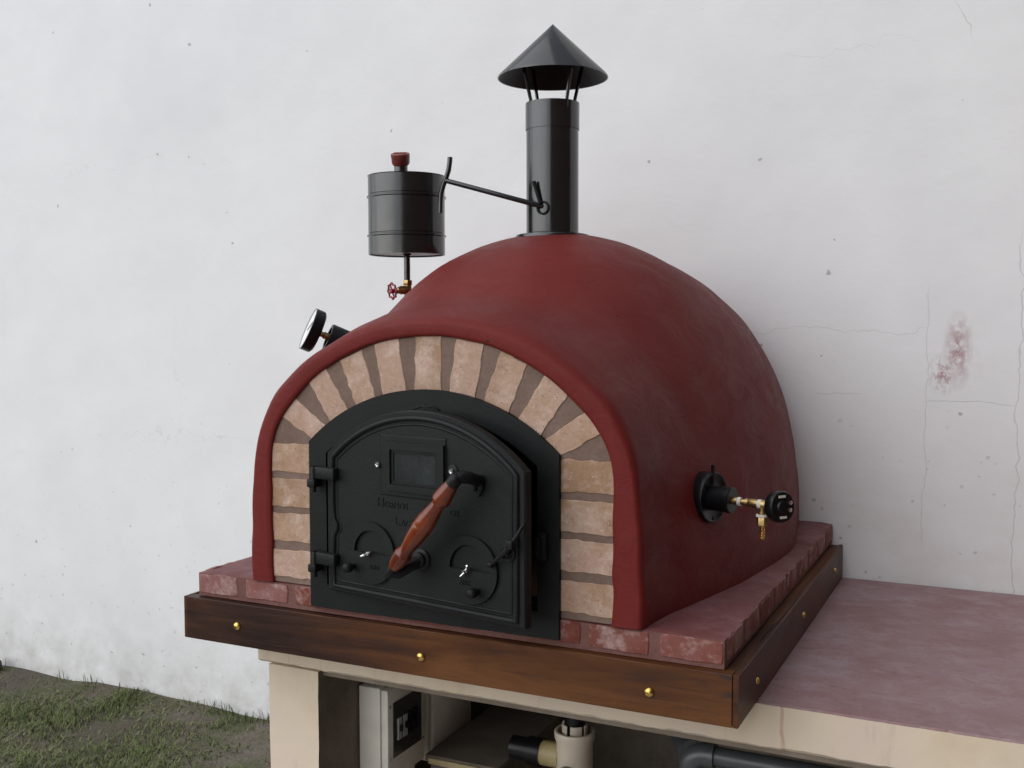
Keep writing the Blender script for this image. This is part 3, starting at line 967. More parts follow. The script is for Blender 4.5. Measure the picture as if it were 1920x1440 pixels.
# ------------------------------------------------------------------ iron door frame
FR_Y0, FR_Y1 = 0.0085, 0.0215
def ring_prism(mb, outer, inner, y0, y1):
    n = len(outer)
    v = [(x, y0, z) for x, z in outer] + [(x, y0, z) for x, z in inner] + [(x, y1, z) for x, z in outer] + [(x, y1, z) for x, z in inner]
    f = []
    for k in range(n):
        j = (k + 1) % n
        f += [(k, j, n + j, n + k), (2 * n + k, 3 * n + k, 3 * n + j, 2 * n + j), (k, 2 * n + k, 2 * n + j, j), (n + k, n + j, 3 * n + j, 3 * n + k)]
    return mb.add(v, f)
oF = arch_pts(.295, .1145, .4765, .5965)
iF = arch_pts(.2505, .166, .453, .549)
frame = ring_prism(MB(), oF, iF, FR_Y0, FR_Y1).build("door_frame", "black_cast_iron", oven)
frame["label"] = "black cast iron arched door frame"
# inner throat
iG = arch_pts(.2445, .171, .450, .543)
ring_prism(MB(), iF, iG, FR_Y0 + .010, FR_Y1 + .075).build("throat", "dark_iron", frame)
# little cast crest at the crown of the frame
mb = MB()
mb.tube([(CX - .032, FR_Y0, .5535), (CX - .012, FR_Y0 - .001, .562), (CX + .002, FR_Y0 - .0015, .560), (CX + .016, FR_Y0 - .001, .563), (CX + .034, FR_Y0, .5545)], .0015, 8)
mb.build("crest", "black_cast_iron", frame, smooth=True)
# catch on the right jamb
mb = MB()
mb.box(.906, .926, -.008, FR_Y0 + .002, .272, .325, .004)
mb.box(.908, .916, -.020, -.006, .280, .318, .003)
mb.build("latch_catch", "dark_iron", frame, smooth=True, auto=40)
# hinge lugs on the left jamb
for z in (.413, .229):
    mb = MB()
    mb.box(.372, .392, -.022, FR_Y0 + .002, z - .032, z - .014, .003)
    mb.lathe([(.006, 0), (.006, .052), (.004, .055)], 12, Matrix.Translation((.385, -.014, z - .042)))
    mb.build("hinge_lug", "black_cast_iron", frame, smooth=True, auto=40)

# ------------------------------------------------------------------ door, ten degrees ajar.  local: x along the leaf, -y towards the viewer, z up
DM = Matrix.Translation((.426, -.005, 0)) @ Matrix.Rotation(R(-10), 4, 'Z')
def door_part(mb, name, mat, parent, **kw):
    return mb.build(name, mat, parent, DM, **kw)
DC = .245
leaf = MB().prism(arch_pts(.2595, .160, .455, .558, 36, DC), 0.0, .020, .0028)
door = door_part(leaf, "door", "black_cast_iron", oven)
door["label"] = "black cast iron arched door standing slightly ajar"
# rim bead and its groove
def outline3(hw, zb, zs, za, y, notch=False):
    pts = arch_pts(hw, zb, zs, za, 36, DC)
    L = [(x, y, z) for x, z in pts]
    if notch:       # small decorative kink on the hinge side
        x = DC - hw
        L += [(x, y, .345), (x + .002, y, .318), (x + .011, y, .305), (x + .011, y, .295), (x + .002, y, .282), (x, y, .25)]
    return L
def dense(L):
    out = []
    for k in range(len(L)):
        a, b = Vector(L[k]), Vector(L[(k + 1) % len(L)])
        n = max(1, int((b - a).length / .03))
        for q in range(n): out.append(a.lerp(b, q / n))
    return out
mb = MB(); mb.tube(dense(outline3(.2405, .172, .448, .5425, -.0005, True)), .0058, 8, closed=True)
door_part(mb, "rim_bead", "black_cast_iron", door, smooth=True)
mb = MB(); mb.tube(dense(outline3(.2285, .184, .443, .530, .0012, True)), .0030, 6, closed=True)
door_part(mb, "inner_bead", "black_cast_iron", door, smooth=True)
# viewing window
mb = MB()
ring_prism(mb, [(.160, .393), (.315, .393), (.315, .493), (.160, .493)], [(.174, .406), (.298, .406), (.298, .477), (.174, .477)], -.0085, .001)
wf = door_part(mb, "window_frame", "black_cast_iron", door)
mb = MB(); ring_prism(mb, [(.1745, .4065), (.2975, .4065), (.2975, .4765), (.1745, .4765)], [(.181, .412), (.291, .412), (.291, .471), (.181, .471)], -.0045, .001)
door_part(mb, "window_bead", "black_cast_iron", wf)
mb = MB(); mb.box(.1805, .2915, -.0022, .0005, .4115, .4715)
door_part(mb, "glass", "sooty_glass", wf)
mb = MB(); mb.box(.143, .3165, -.0022, .0005, .381, .506, .002)
door_part(mb, "window_plate", "black_cast_iron", door)
for x, z in ((.138, .442), (.333, .444)):
    mb = MB()
    if x > .3: mb.lathe([(.013, 0), (.013, .0025), (.011, .0035)], 20, axisM((x, .0, z), (0, -1, 0)))
    else: mb.lathe([(.008, 0), (.008, .001)], 16, axisM((x, .0, z), (0, -1, 0)))
    b_ = door_part(mb, "washer", "black_cast_iron", door, smooth=True, auto=40)
    mb = MB(); mb.lathe([(.0062, .003), (.0062, .0055), (.0050, .0075), (.0034, .0075), (.0030, .0055), (.0002, .0055)], 16, axisM((x, -.0005, z), (0, -1, 0)))
    door_part(mb, "screw", "chrome", door, smooth=True, auto=40)
# draught discs
def draught(cx, cz, r, kx, kz, ang):
    mb = MB()
    N_ = 40
    ri = r * .74
    out = [(cx + r * math.cos(R(a)), cz + r * math.sin(R(a))) for a in np.linspace(180, 360, N_)]
    mb.prism([(x, z) for x, z in out], -.0065, .001)
    up_o = [(cx + r * math.cos(R(a)), cz + .0003 + r * math.sin(R(a))) for a in np.linspace(0, 180, N_)]
    up_i = [(cx + ri * math.cos(R(a)), cz + .0003 + ri * math.sin(R(a))) for a in np.linspace(180, 0, N_)]
    n = len(up_o)
    v = [(x, -.0065, z) for x, z in up_o] + [(x, -.0065, z) for x, z in up_i[::-1]] + [(x, .001, z) for x, z in up_o] + [(x, .001, z) for x, z in up_i[::-1]]
    f = []
    for k in range(n - 1):
        f += [(k, k + 1, n + k + 1, n + k), (2 * n + k, 3 * n + k, 3 * n + k + 1, 2 * n + k + 1), (k, 2 * n + k, 2 * n + k + 1, k + 1), (n + k, n + k + 1, 3 * n + k + 1, 3 * n + k)]
    f += [(0, n, 3 * n, 2 * n), (n - 1, 3 * n - 1, 4 * n - 1, 2 * n - 1)]
    mb.add(v, f)
    d = door_part(mb, "draught_disc", "black_cast_iron", door, smooth=True, auto=40)
    # chrome wing nut
    mb = MB()
    mb.lathe([(.0052, 0), (.0052, .008), (.004, .010), (.0022, .013), (.0022, .016)], 12, axisM((cx - .004, -.006, cz), (0, -1, 0)))
    for s in (-1, 1):
        c, q = math.cos(ang), math.sin(ang)
        mb.tube([(cx - .004 + s * .003 * c, -.011, cz + s * .003 * q), (cx - .004 + s * .010 * c, -.015, cz + s * .010 * q), (cx - .004 + s * .0145 * c, -.020, cz + s * .0145 * q)], [.0022, .0030, .0018], 8)
    door_part(mb, "wing_nut", "chrome", d if False else door, smooth=True, auto=50)
    mb = MB()
    mb.lathe([(.006, 0), (.006, .010), (.0095, .012), (.0105, .018), (.0095, .026), (.006, .0285), (.0005, .029)], 18, axisM((kx, -.006, kz), (0, -1, 0)))
    door_part(mb, "knob", "dark_iron", door, smooth=True, auto=50)
draught(.118, .256, .064, .070, .223, R(25))
draught(.377, .256, .066, .398, .218, R(55))

# raised lettering
def text_mesh(txt, size, extr=.0012):
    cu = bpy.data.curves.new("lettering", 'FONT')
    cu.body = txt; cu.size = size; cu.extrude = extr; cu.bevel_depth = .0002; cu.resolution_u = 2
    cu.align_x = 'LEFT'
    ob = bpy.data.objects.new("lettering_curve", cu)
    scene.collection.objects.link(ob)
    dg = bpy.context.evaluated_depsgraph_get()
    me = bpy.data.meshes.new_from_object(ob.evaluated_get(dg))
    scene.collection.objects.unlink(ob)
    bpy.data.objects.remove(ob)
    return me
def letters(txt, x, z, size, y=-.0002, tilt=0.0):
    me = text_mesh(txt, size)
    me.materials.clear(); me.materials.append(MT["black_cast_iron"])
    o = bpy.data.objects.new("lettering", me)
    link(o, door, DM @ Matrix.Translation((x, y, z)) @ Matrix.Rotation(R(90), 4, 'X') @ Matrix.Rotation(tilt, 4, 'Z'))
letters("H", .131, .356, .027)
letters("ORNOS", .151, .356, .0185)
letters("G", .256, .356, .024)
letters("OS", .324, .356, .0185)
letters("L", .180, .322, .025)
letters("ACA", .196, .322, .0185)
letters("AIRE", .113, .224, .014, -.0068)
letters("AIRE", .352, .226, .014, -.0068)

# hinges on the leaf
for z in (.413, .229):
    mb = MB()
    mb.box(-.045, .022, -.018, -.001, z - .013, z + .013, .003)
    mb.lathe([(.010, 0), (.0105, .026)], 14, Matrix.Translation((-.042, -.010, z - .013)))
    door_part(mb, "hinge_strap", "black_cast_iron", door, smooth=True, auto=40)

# turned wooden handle on two iron brackets
HA, HB = Vector((.229, -.060, .250)), Vector((.381, -.060, .432))
ax = (HB - HA)
L_ = ax.length
prof = [(.0085, 0), (.0125, .004), (.0165, .018), (.0185, .034), (.0188, .042), (.0150, .049), (.0140, .056), (.0160, .068), (.0195, .092), (.0210, .112), (.0212, .120), (.0206, .122), (.0212, .124), (.0206, .135), (.0180, .155), (.0145, .176), (.0140, .182), (.0165, .187), (.0195, .193), (.0192, .199), (.0170, .214), (.0140, .230), (.0125, L_)]
mb = MB(); mb.lathe([(r * .95, h) for r, h in prof], 36, axisM(HA, ax))
hd = door_part(mb, "handle", "varnished_wood", door, smooth=True, auto=28)
hd["label"] = "turned reddish wooden handle set diagonally"
u = ax.normalized()
mb = MB()
mb.lathe([(.0132, -.003), (.0132, .010), (.0112, .018), (.004, .022)], 20, axisM(HB, ax))
e = HB + u * .012
mb.tube([e - u * .004, e + Vector((.006, .008, .003)), e + Vector((.012, .024, .000)), e + Vector((.014, .042, -.006)), (e.x + .012, 0.001, e.z - .011)], [.0110, .0125, .0120, .0110, .0120], 12)
mb.tube([(e.x + .016, -.003, e.z - .012), (e.x + .018, -.006, e.z - .022), (e.x + .008, -.001, e.z - .040)], [.007, .006, .003], 8)
mb.tube([(e.x + .002, -.003, e.z - .012), (e.x + .002, -.005, e.z - .020), (e.x - .002, -.001, e.z - .030)], [.006, .005, .003], 8)
door_part(mb, "handle_bracket", "dark_iron", door, smooth=True, auto=50)
mb = MB()
mb.tube([HA + u * .004, HA - u * .006, HA - u * .018, HA - u * .034], [.0088, .0100, .0075, .0015], 14)
mb.tube([HA - u * .014, (.230, -.048, .238), (.242, -.026, .250), (.251, 0, .258)], [.008, .0120, .0125, .014], 12)
mb.lathe([(.022, 0), (.022, .004), (.016, .007), (.015, .013), (.010, .015)], 18, axisM((.252, 0, .260), (0, -1, 0)))
door_part(mb, "handle_bracket", "dark_iron", door, smooth=True, auto=50)

# latch: a short pivoting lever with a thumb piece
mb = MB()
mb.lathe([(.011, 0), (.011, .006), (.007, .008), (.0065, .020), (.004, .022)], 16, axisM((.472, 0, .306), (0, -1, 0)))
mb.tube([(.472 + .0135 * math.cos(a), -.010, .302 + .0135 * math.sin(a)) for a in np.linspace(0, 2 * math.pi, 20, endpoint=False)], .0028, 6, closed=True)
mb.tube([(.434, -.014, .276), (.446, -.017, .284), (.460, -.018, .296), (.474, -.019, .308), (.484, -.018, .320)], [.0042, .0036, .0045, .0065, .0060], 8)
mb.lathe([(.001, -.007), (.0052, -.005), (.0064, 0), (.0052, .005), (.001, .007)], 12, axisM((.434, -.014, .276), (0, -1, 0)))
mb.box(.477, .492, -.026, -.014, .313, .330, .002)
mb.tube([(.489, -.018, .328), (.496, -.015, .338), (.501, -.008, .352), (.503, -.001, .358)], [.0045, .0040, .0036, .0030], 8)
door_part(mb, "latch", "dark_iron", door, smooth=True, auto=50)

# ------------------------------------------------------------------ chimney
CHY = .652
T = lambda x, y, z: Matrix.Translation((x, y, z))
mb = MB()
mb.lathe([(.0670, .90), (.0670, 1.226)], 64, T(.653, CHY, 0), True, False)
pipe = mb.build("chimney", "satin_black_steel", oven, smooth=True, auto=40)
pipe["label"] = "satin black steel chimney pipe"
mb = MB(); mb.lathe([(.0665, 1.226), (.0690, 1.2245), (.0692, 1.292), (.0668, 1.292), (.0660, 1.24)], 64, T(.653, CHY, 0), False, False)
mb.build("sleeve", "satin_black_steel", pipe, smooth=True, auto=40)
mb = MB(); mb.lathe([(.0672, .9640), (.093, .9580), (.0945, .9550), (.090, .93)], 48, T(.653, CHY, 0), False, False)
mb.build("collar", "satin_black_steel", pipe, smooth=True, auto=40)
mb = MB(); mb.lathe([(.1385, 1.3565), (.1412, 1.3560), (.1400, 1.3600), (.0012, 1.4915)], 72, T(.654, CHY, 0), False, True)
mb.build("cap", "satin_black_steel", pipe, smooth=True, auto=40)
mb = MB(); mb.lathe([(.1384, 1.3568), (.1365, 1.3575), (.001, 1.485)], 72, T(.654, CHY, 0), False, True)
mb.build("cap_lining", "dark_iron", pipe, smooth=True, auto=40)
for a in (45 + 12, 135 + 12, 225 + 12, 315 + 12):
    c, s = math.cos(R(a)), math.sin(R(a))
    mb = MB()
    mb.tube([(.653 + .064 * c, CHY + .064 * s, 1.262), (.653 + .066 * c, CHY + .066 * s, 1.296), (.653 + .092 * c, CHY + .092 * s, 1.396)], .0048, 8)
    mb.build("strut", "satin_black_steel", pipe, smooth=True, auto=40)
# damper lever with its bowed cross bar
pv = Vector((.6535, .586, 1.0255))
en = Vector((.3915, .5572, 1.1025))
mb = MB()
mb.tube([pv + Vector((.006, .012, -.002)), pv, en], .0066, 12)
mb.tube([(.406, .557, 1.161), (.4055, .556, 1.148), (.402, .556, 1.128), (.394, .557, 1.108), (.385, .558, 1.090), (.378, .559, 1.070), (.375, .560, 1.045), (.3745, .560, 1.020)], .0066, 12)
lv = mb.build("damper_lever", "satin_black_steel", pipe, smooth=True, auto=50)
mb = MB()
mb.tube([(pv.x - .002, pv.y - .006, pv.z + .006), (.634, .578, 1.088)], .0052, 8)
ringp = [(pv.x + .004 + .015 * math.cos(a), pv.y - .004, pv.z - .004 + .015 * math.sin(a)) for a in np.linspace(0, 2 * math.pi, 20, endpoint=False)]
mb.tube(ringp, .003, 6, closed=True)
mb.build("damper_stop", "dark_iron", pipe, smooth=True, auto=50)

# ------------------------------------------------------------------ water tank with its valve
TX, TY, TR = .2475, .60, .1030
mb = MB()
pr = [(TR - .004, .9175), (TR, .9165), (TR, .9635), (TR + .0036, .9655), (TR + .0036, .9685), (TR - .0012, .9705), (TR - .0012, .9725), (TR, .974), (TR, 1.0665), (TR + .0036, 1.0685), (TR + .0036, 1.0715), (TR - .0012, 1.0735), (TR - .0012, 1.0755), (TR, 1.077), (TR, 1.1245), (TR + .0015, 1.1265), (TR - .002, 1.1265), (TR - .003, 1.120)]
mb.lathe(pr, 72, T(TX, TY, 0), False, True)
tank = mb.build("water_tank", "satin_black_steel", oven, smooth=True, auto=35)
tank["label"] = "black ribbed cylindrical water tank on a thin pipe"
mb = MB(); mb.lathe([(TR - .0035, .9205), (TR - .0035, .9235)], 64, T(TX, TY, 0))
mb.build("tank_bottom", "grey_steel", tank, smooth=True, auto=35)
cd = Vector((.10, -.30, 1)).normalized()
mb = MB(); mb.lathe([(.021, 1.118), (.021, 1.134), (.0180, 1.137), (.0180, 1.163)], 28, T(TX - .014, TY - .005, 0))
mb.build("filler_neck", "satin_black_steel", tank, smooth=True, auto=35)
mb = MB(); mb.lathe([(.0205, .004), (.0240, .010), (.0250, .026), (.0256, .029), (.0254, .0340), (.0240, .0356), (.0002, .0362)], 32, axisM((TX - .0145, TY - .003, 1.1535), cd))
mc = mb.build("filler_cap", "red_cap", tank, smooth=True, auto=35)
Mc = axisM((TX - .0145, TY - .003, 1.1535), cd) @ T(0, 0, .0362)
mb = MB(); mb.box(-.017, .017, -.003, .003, -.001, .0022)
mb.v = [tuple(Mc @ Vector(q)) for q in mb.v]
mb.build("cap_grip", "red_cap", tank)
mb = MB(); mb.lathe([(.0085, .845), (.0085, .916), (.012, .9165), (.012, .9205)], 18, T(TX, TY, 0))
mb.build("drain_pipe", "satin_black_steel", tank, smooth=True, auto=40)
# brass stop valve under the tank
mb = MB()
mb.lathe([(.0125, .836), (.0132, .838), (.0132, .847), (.0125, .849)], 6, T(TX + .0015, TY, 0))
mb.lathe([(.0105, .74), (.0105, .838)], 16, T(TX + .0015, TY, 0))
d = Vector((-.42, -.88, -.10)).normalized()
c0 = Vector((TX + .002, TY, .824))
mb.lathe([(.0115, -.004), (.0115, .024), (.009, .028), (.009, .034), (.0055, .036), (.0055, .048)], 16, axisM(c0, d))
mb.build("valve_body", "dull_brass", tank, smooth=True, auto=40)
hc = c0 + d * .050
Mh = axisM(hc, d)
mb = MB()
pts = []
for k in range(32):
    a = 2 * math.pi * k / 32
    rr = .0195 + .0022 * math.cos(8 * a)
    pts.append(Mh @ Vector((rr * math.cos(a), rr * math.sin(a), 0)))
mb.tube(pts, .0030, 6, closed=True)
for k in range(4):
    a = math.pi / 2 * k + .4
    mb.tube([Mh @ Vector((.004 * math.cos(a), .004 * math.sin(a), 0)), Mh @ Vector((.0195 * math.cos(a), .0195 * math.sin(a), 0))], .0024, 6)
mb.lathe([(.0065, -.004), (.0065, .005), (.004, .006)], 12, Mh)
mb.build("handwheel", "red_enamel", tank, smooth=True, auto=50)

# ------------------------------------------------------------------ thermometer on the left shoulder
N_ = Vector((-.666, -.63, .40)).normalized()
C_ = Vector((.2165, .20, .7205))
mb = MB()
mb.lathe([(.046, -.027), (.0515, -.023), (.0522, -.018), (.0522, -.0005)], 48, axisM(C_, N_), True, False)
th = mb.build("thermometer", "black_plastic", oven, smooth=True, auto=35)
th["label"] = "round dial thermometer facing left on a black sleeve"
mb = MB(); mb.lathe([(.0522, -.0005), (.0525, .0008), (.0516, .0012), (.0506, .0008), (.0506, -.0012)], 48, axisM(C_, N_), False, False)
mb.build("bezel", "grey_steel", th, smooth=True, auto=35)
mb = MB(); mb.lathe([(.0510, -.0040), (.0510, -.0012)], 48, axisM(C_, N_))
mb.build("dial", "white_dial", th, smooth=True, auto=35)
# needle and graduation
Md = axisM(C_, N_)
mb = MB(); mb.tube([Md @ Vector((-.008, -.004, -.0005)), Md @ Vector((.030, .016, -.0005))], .0009, 6)
mb.build("needle", "black_plastic", th)
mb = MB(); mb.lathe([(.0075, -.058), (.0095, -.056), (.0095, -.040), (.0075, -.038), (.0075, -.027)], 6, axisM(C_, N_))
mb.build("stem", "dull_brass", th, smooth=True, auto=40)
mb = MB(); mb.lathe([(.0245, -.0505), (.0325, -.0505), (.0335, -.053), (.0335, -.165)], 36, axisM(C_, N_), False, True)
mb.lathe([(.0245, -.0505), (.0245, -.10)], 30, axisM(C_, N_), False, True)
mb.build("sleeve", "black_plastic", th, smooth=True, auto=40)
mb = MB(); mb.lathe([(.0075, -.10), (.0075, -.055)], 12, axisM(C_, N_))
mb.build("probe", "dull_brass", th, smooth=True, auto=40)

# ------------------------------------------------------------------ gas burner inlet on the right flank
BY, BZ_ = .310, .3655
BX = CX + body_rad(math.atan2(BZ_ - BZ, .5), BY) * math.cos(math.atan2(BZ_ - BZ, .5))
Mb = axisM((BX + .002, BY, BZ_), (1, -.22, -.02))
Mf = axisM((BX + .014, BY + .002, BZ_), (1, -.30, 0))
mb = MB(); mb.lathe([(.051, -.045), (.0535, -.004), (.0540, .004), (.0525, .0070), (.0495, .0070), (.046, .0045), (.030, .0035)], 40, Mf, True, True)
bn = mb.build("gas_burner", "black_plastic", oven, smooth=True, auto=35)
bn["label"] = "black round gas burner inlet with brass fittings and knob"
for a in (30, 150, 270):
    mb = MB(); q0 = Mf @ Vector((.026 * math.cos(R(a)), .026 * math.sin(R(a)), -.004)); q1 = Mf @ Vector((.048 * math.cos(R(a)), .048 * math.sin(R(a)), .004))
    mb.tube([q0, q1], .004, 8); mb.build("flange_rib", "black_plastic", bn, smooth=True, auto=40)
mb = MB(); mb.tube([Mb @ Vector((0, 0, .016)) + Vector((0, 0, .028)), Mb @ Vector((0, 0, .016)) + Vector((0, 0, .070))], .0038, 8)
mb.build("flange_lever", "black_plastic", bn, smooth=True, auto=40)
mb = MB(); mb.lathe([(.026, -.01), (.026, .040), (.0265, .042), (.0275, .060), (.0255, .062), (.006, .062)], 30, Mb, False, True)
mb.build("burner_tube", "black_plastic", bn, smooth=True, auto=35)
def on_b(x, y=0, z=0): return Mb @ Vector((0, 0, x)) + Vector((0, y, z))
mb = MB()
mb.lathe([(.0068, .060), (.0068, .066), (.0085, .067), (.0085, .074), (.0062, .075), (.0062, .090), (.0085, .091), (.0085, .098)], 14, Mb)
mb.lathe([(.0075, .097), (.0092, .101), (.0092, .142), (.0070, .145), (.0070, .165)], 16, Mb)
mb.build("nipple", "dull_brass", bn, smooth=True, auto=40)
mb = MB(); mb.lathe([(.0090, .0745), (.0092, .0790), (.0085, .0815)], 14, Mb); mb.build("thread_seal", "thread_tape", bn, smooth=True, auto=40)
mb = MB(); mb.lathe([(.0095, .119), (.0099, .122), (.0095, .127)], 14, Mb); mb.build("thread_seal", "thread_tape", bn, smooth=True, auto=40)
q = on_b(.128)
mb = MB(); mb.lathe([(.0078, 0), (.0078, .014), (.0095, .015), (.0095, .020)], 14, axisM(q, (0, 0, -1))); mb.build("tee_branch", "dull_brass", bn, smooth=True, auto=40)
mb = MB(); mb.lathe([(.0125, .020), (.0130, .022), (.0130, .0245), (.0105, .0255)], 16, axisM(q, (0, 0, -1))); mb.build("thread_seal", "thread_tape", bn, smooth=True, auto=40)
mb = MB(); mb.lathe([(.0108, .0255), (.0115, .027), (.0115, .042), (.0095, .044)], 6, axisM(q, (0, 0, -1))); mb.build("union_nut", "dull_brass", bn, smooth=True, auto=40)
mb = MB(); mb.lathe([(.0048, .044), (.0048, .052), (.0058, .053), (.0044, .057), (.0058, .058), (.0044, .062), (.0058, .063), (.0044, .067), (.0056, .068), (.0035, .072)], 14, axisM(q, (0, 0, -1))); mb.build("hose_barb", "brass", bn, smooth=True, auto=40)
kd = Vector((.80, -.58, .10)).normalized()
kc = on_b(.162)
Mk = axisM(kc, kd) @ Matrix.Scale(1.12, 4)
mb = MB(); mb.lathe([(.006, -.012), (.012, -.010), (.0270, -.007), (.0285, -.003), (.0285, .009), (.0265, .0125), (.0225, .0135), (.0002, .0135)], 32, Mk); mb.build("regulator_knob", "black_plastic", bn, smooth=True, auto=35)
# printed pale marks and two studs on the knob's face
for (x, y, w, h) in ((-.002, .0185, .008, .0022), (-.002, -.0185, .008, .0022)):
    mb = MB(); mb.box(x - w, x + w, y - h, y + h, .0128, .0142)
    # turn the marks so that they sit above and below the centre
    R0 = Mk.to_3x3(); upv = R0.inverted() @ Vector((0, 0, 1)); ang = math.atan2(upv.y, upv.x) - math.pi / 2
    MM = Mk @ Matrix.Rotation(ang, 4, 'Z')
    mb.v = [tuple(MM @ Vector(p)) for p in mb.v]
    mb.build("knob_mark", "thread_tape", bn)
for (x, y) in ((.0165, .0065), (.0145, -.0065)):
    mb = MB(); mb.lathe([(.0038, .012), (.0038, .0150), (.002, .0158)], 12, MM @ T(x, y, 0)); mb.build("stud", "chrome", bn, smooth=True, auto=40)
mb = MB(); mb.lathe([(.0105, .0132), (.0115, .0140), (.0095, .0175), (.0002, .0180)], 20, MM @ T(-.004, 0, 0)); mb.build("knob_boss", "black_plastic", bn, smooth=True, auto=40)

# ------------------------------------------------------------------ things in the bay under the counter
def elec_box():
    r_ = empty("electrical_box", (.305, .41, -.42), "pale grey electrical box with a smoked breaker window on the counter's left pillar", "electrical box")
    MB().box(.264, .327, .325, .505, -.42, -.1765, .004).build("body", "pale_plastic", r_, smooth=True, auto=40)
    cv = MB().box(.3285, .349, .327, .503, -.417, -.180, .004).build("cover", "pale_plastic", r_, smooth=True, auto=40)
    m = MB()
    m.box(.3485, .3515, .350, .486, -.359, -.218, .001)
    m.build("window", "smoked_plastic", cv)
    for y, z in ((.335, -.223), (.335, -.357), (.496, -.223), (.496, -.357)):
        MB().lathe([(.0035, 0), (.0035, .002), (.002, .0028)], 10, axisM((.349, y, z), (1, 0, 0))).build("screw", "chrome", cv, smooth=True, auto=40)
    for k, y in enumerate((.366, .392, .418, .444)):
        b = MB().box(.3515, .3555, y, y + .018, -.318, -.262, .001).build("breaker", "black_plastic" if k > 1 else "grey_plastic", cv)
        MB().box(.3555, .362, y + .005, y + .013, -.296, -.280, .001).build("toggle", "black_plastic", b)
    r2 = empty("electrical_box", (.30, .68, -.46), "second closed pale electrical box behind the one with the smoked window", "electrical box")
    MB().box(.264, .318, .575, .80, -.46, -.13, .004).build("body", "pale_plastic", r2, smooth=True, auto=40)
    MB().box(.3195, .334, .578, .797, -.457, -.133, .004).build("cover", "pale_plastic", r2, smooth=True, auto=40)
    for i, (y, zb, lab) in enumerate(((.54, -.55, "thin pale upright conduit between the two electrical boxes"), (.845, -.47, "thin pale upright conduit beyond the second electrical box"))):
        c = MB()
        c.tube([(.285, y, -.11), (.285, y, zb)], .010, 12)
        tag(c.build("conduit", "pale_plastic", smooth=True, auto=40), lab, "conduit", "conduits on the pillar")
elec_box()

def crate():
    r_ = empty("storage_crate", (.43, .74, GZ), "dusty brown lidded crate standing beside the electrical boxes under the counter", "crate")
    MB().box(.345, .545, .54, .965, GZ + .01, -.434, .004).build("body", "dusty_board", r_)
    MB().box(.338, .555, .525, .975, -.4335, -.416, .003).build("lid", "dusty_board", r_)
    MB().box(.352, .50, .515, .5245, -.436, -.420, .002).build("front_batten", "pale_wood", r_)
crate()

def valve():
    r_ = empty("pipe_union", (.80, .45, -.52), "cream plastic pipe union with grey pipes beside the crate under the counter", "pipe fitting")
    M = T(.80, .45, 0)
    MB().lathe([(.040, -.50), (.041, -.37), (.044, -.36), (.0440, -.275), (.0485, -.262), (.0495, -.248), (.0475, -.245), (.042, -.245), (.041, -.262), (.002, -.262)], 36, M).build("union_body", "cream_pvc", r_, smooth=True, auto=40)
    for k in range(5):
        a = 2 * math.pi * (k + .15) / 5
        m = MB(); n = 6; v = []; f = []
        for i in range(n + 1):
            b = a + (i / n - .5) * .95
            for rr in (.0275, .031):
                for z in (-.262, -.228): v.append((.80 + rr * math.cos(b), .45 + rr * math.sin(b), z))
        for i in range(n):
            p, q_ = i * 4, i * 4 + 4
            f += [(p, p + 1, q_ + 1, q_), (p + 2, q_ + 2, q_ + 3, p + 3), (p + 1, p + 3, q_ + 3, q_ + 1)]
        f += [(0, 2, 3, 1), (n * 4, n * 4 + 1, n * 4 + 3, n * 4 + 2)]
        m.add(v, f).build("claw", "cream_pvc", r_)
    MB().lathe([(.024, -.262), (.025, -.225), (.021, -.205), (.023, -.195), (.016, -.185), (.0155, -.11)], 20, M).build("plug", "black_plastic", r_, smooth=True, auto=40)
    MB().lathe([(.030, 0), (.030, .052)], 24, axisM((.765, .45, -.315), (-1, 0, 0))).build("collar", "yellow_glue", r_, smooth=True, auto=40)
    m = MB(); m.lathe([(.034, .050), (.034, .085), (.029, .087), (.029, .13)], 24, axisM((.765, .45, -.315), (-1, 0, 0)), True, True)
    m.build("side_pipe", "black_plastic", r_, smooth=True, auto=40)
    MB().lathe([(.027, 0), (.027, .030), (.022, .040), (.010, .046), (.001, .047)], 24, axisM((.80, .408, -.345), (0, -1, .1))).build("valve_knob", "dark_grey_pvc", r_, smooth=True, auto=40)
    MB().lathe([(.034, GZ - .02), (.034, -.49)], 24, M).build("down_pipe", "dark_grey_pvc", r_, smooth=True, auto=40)
valve()

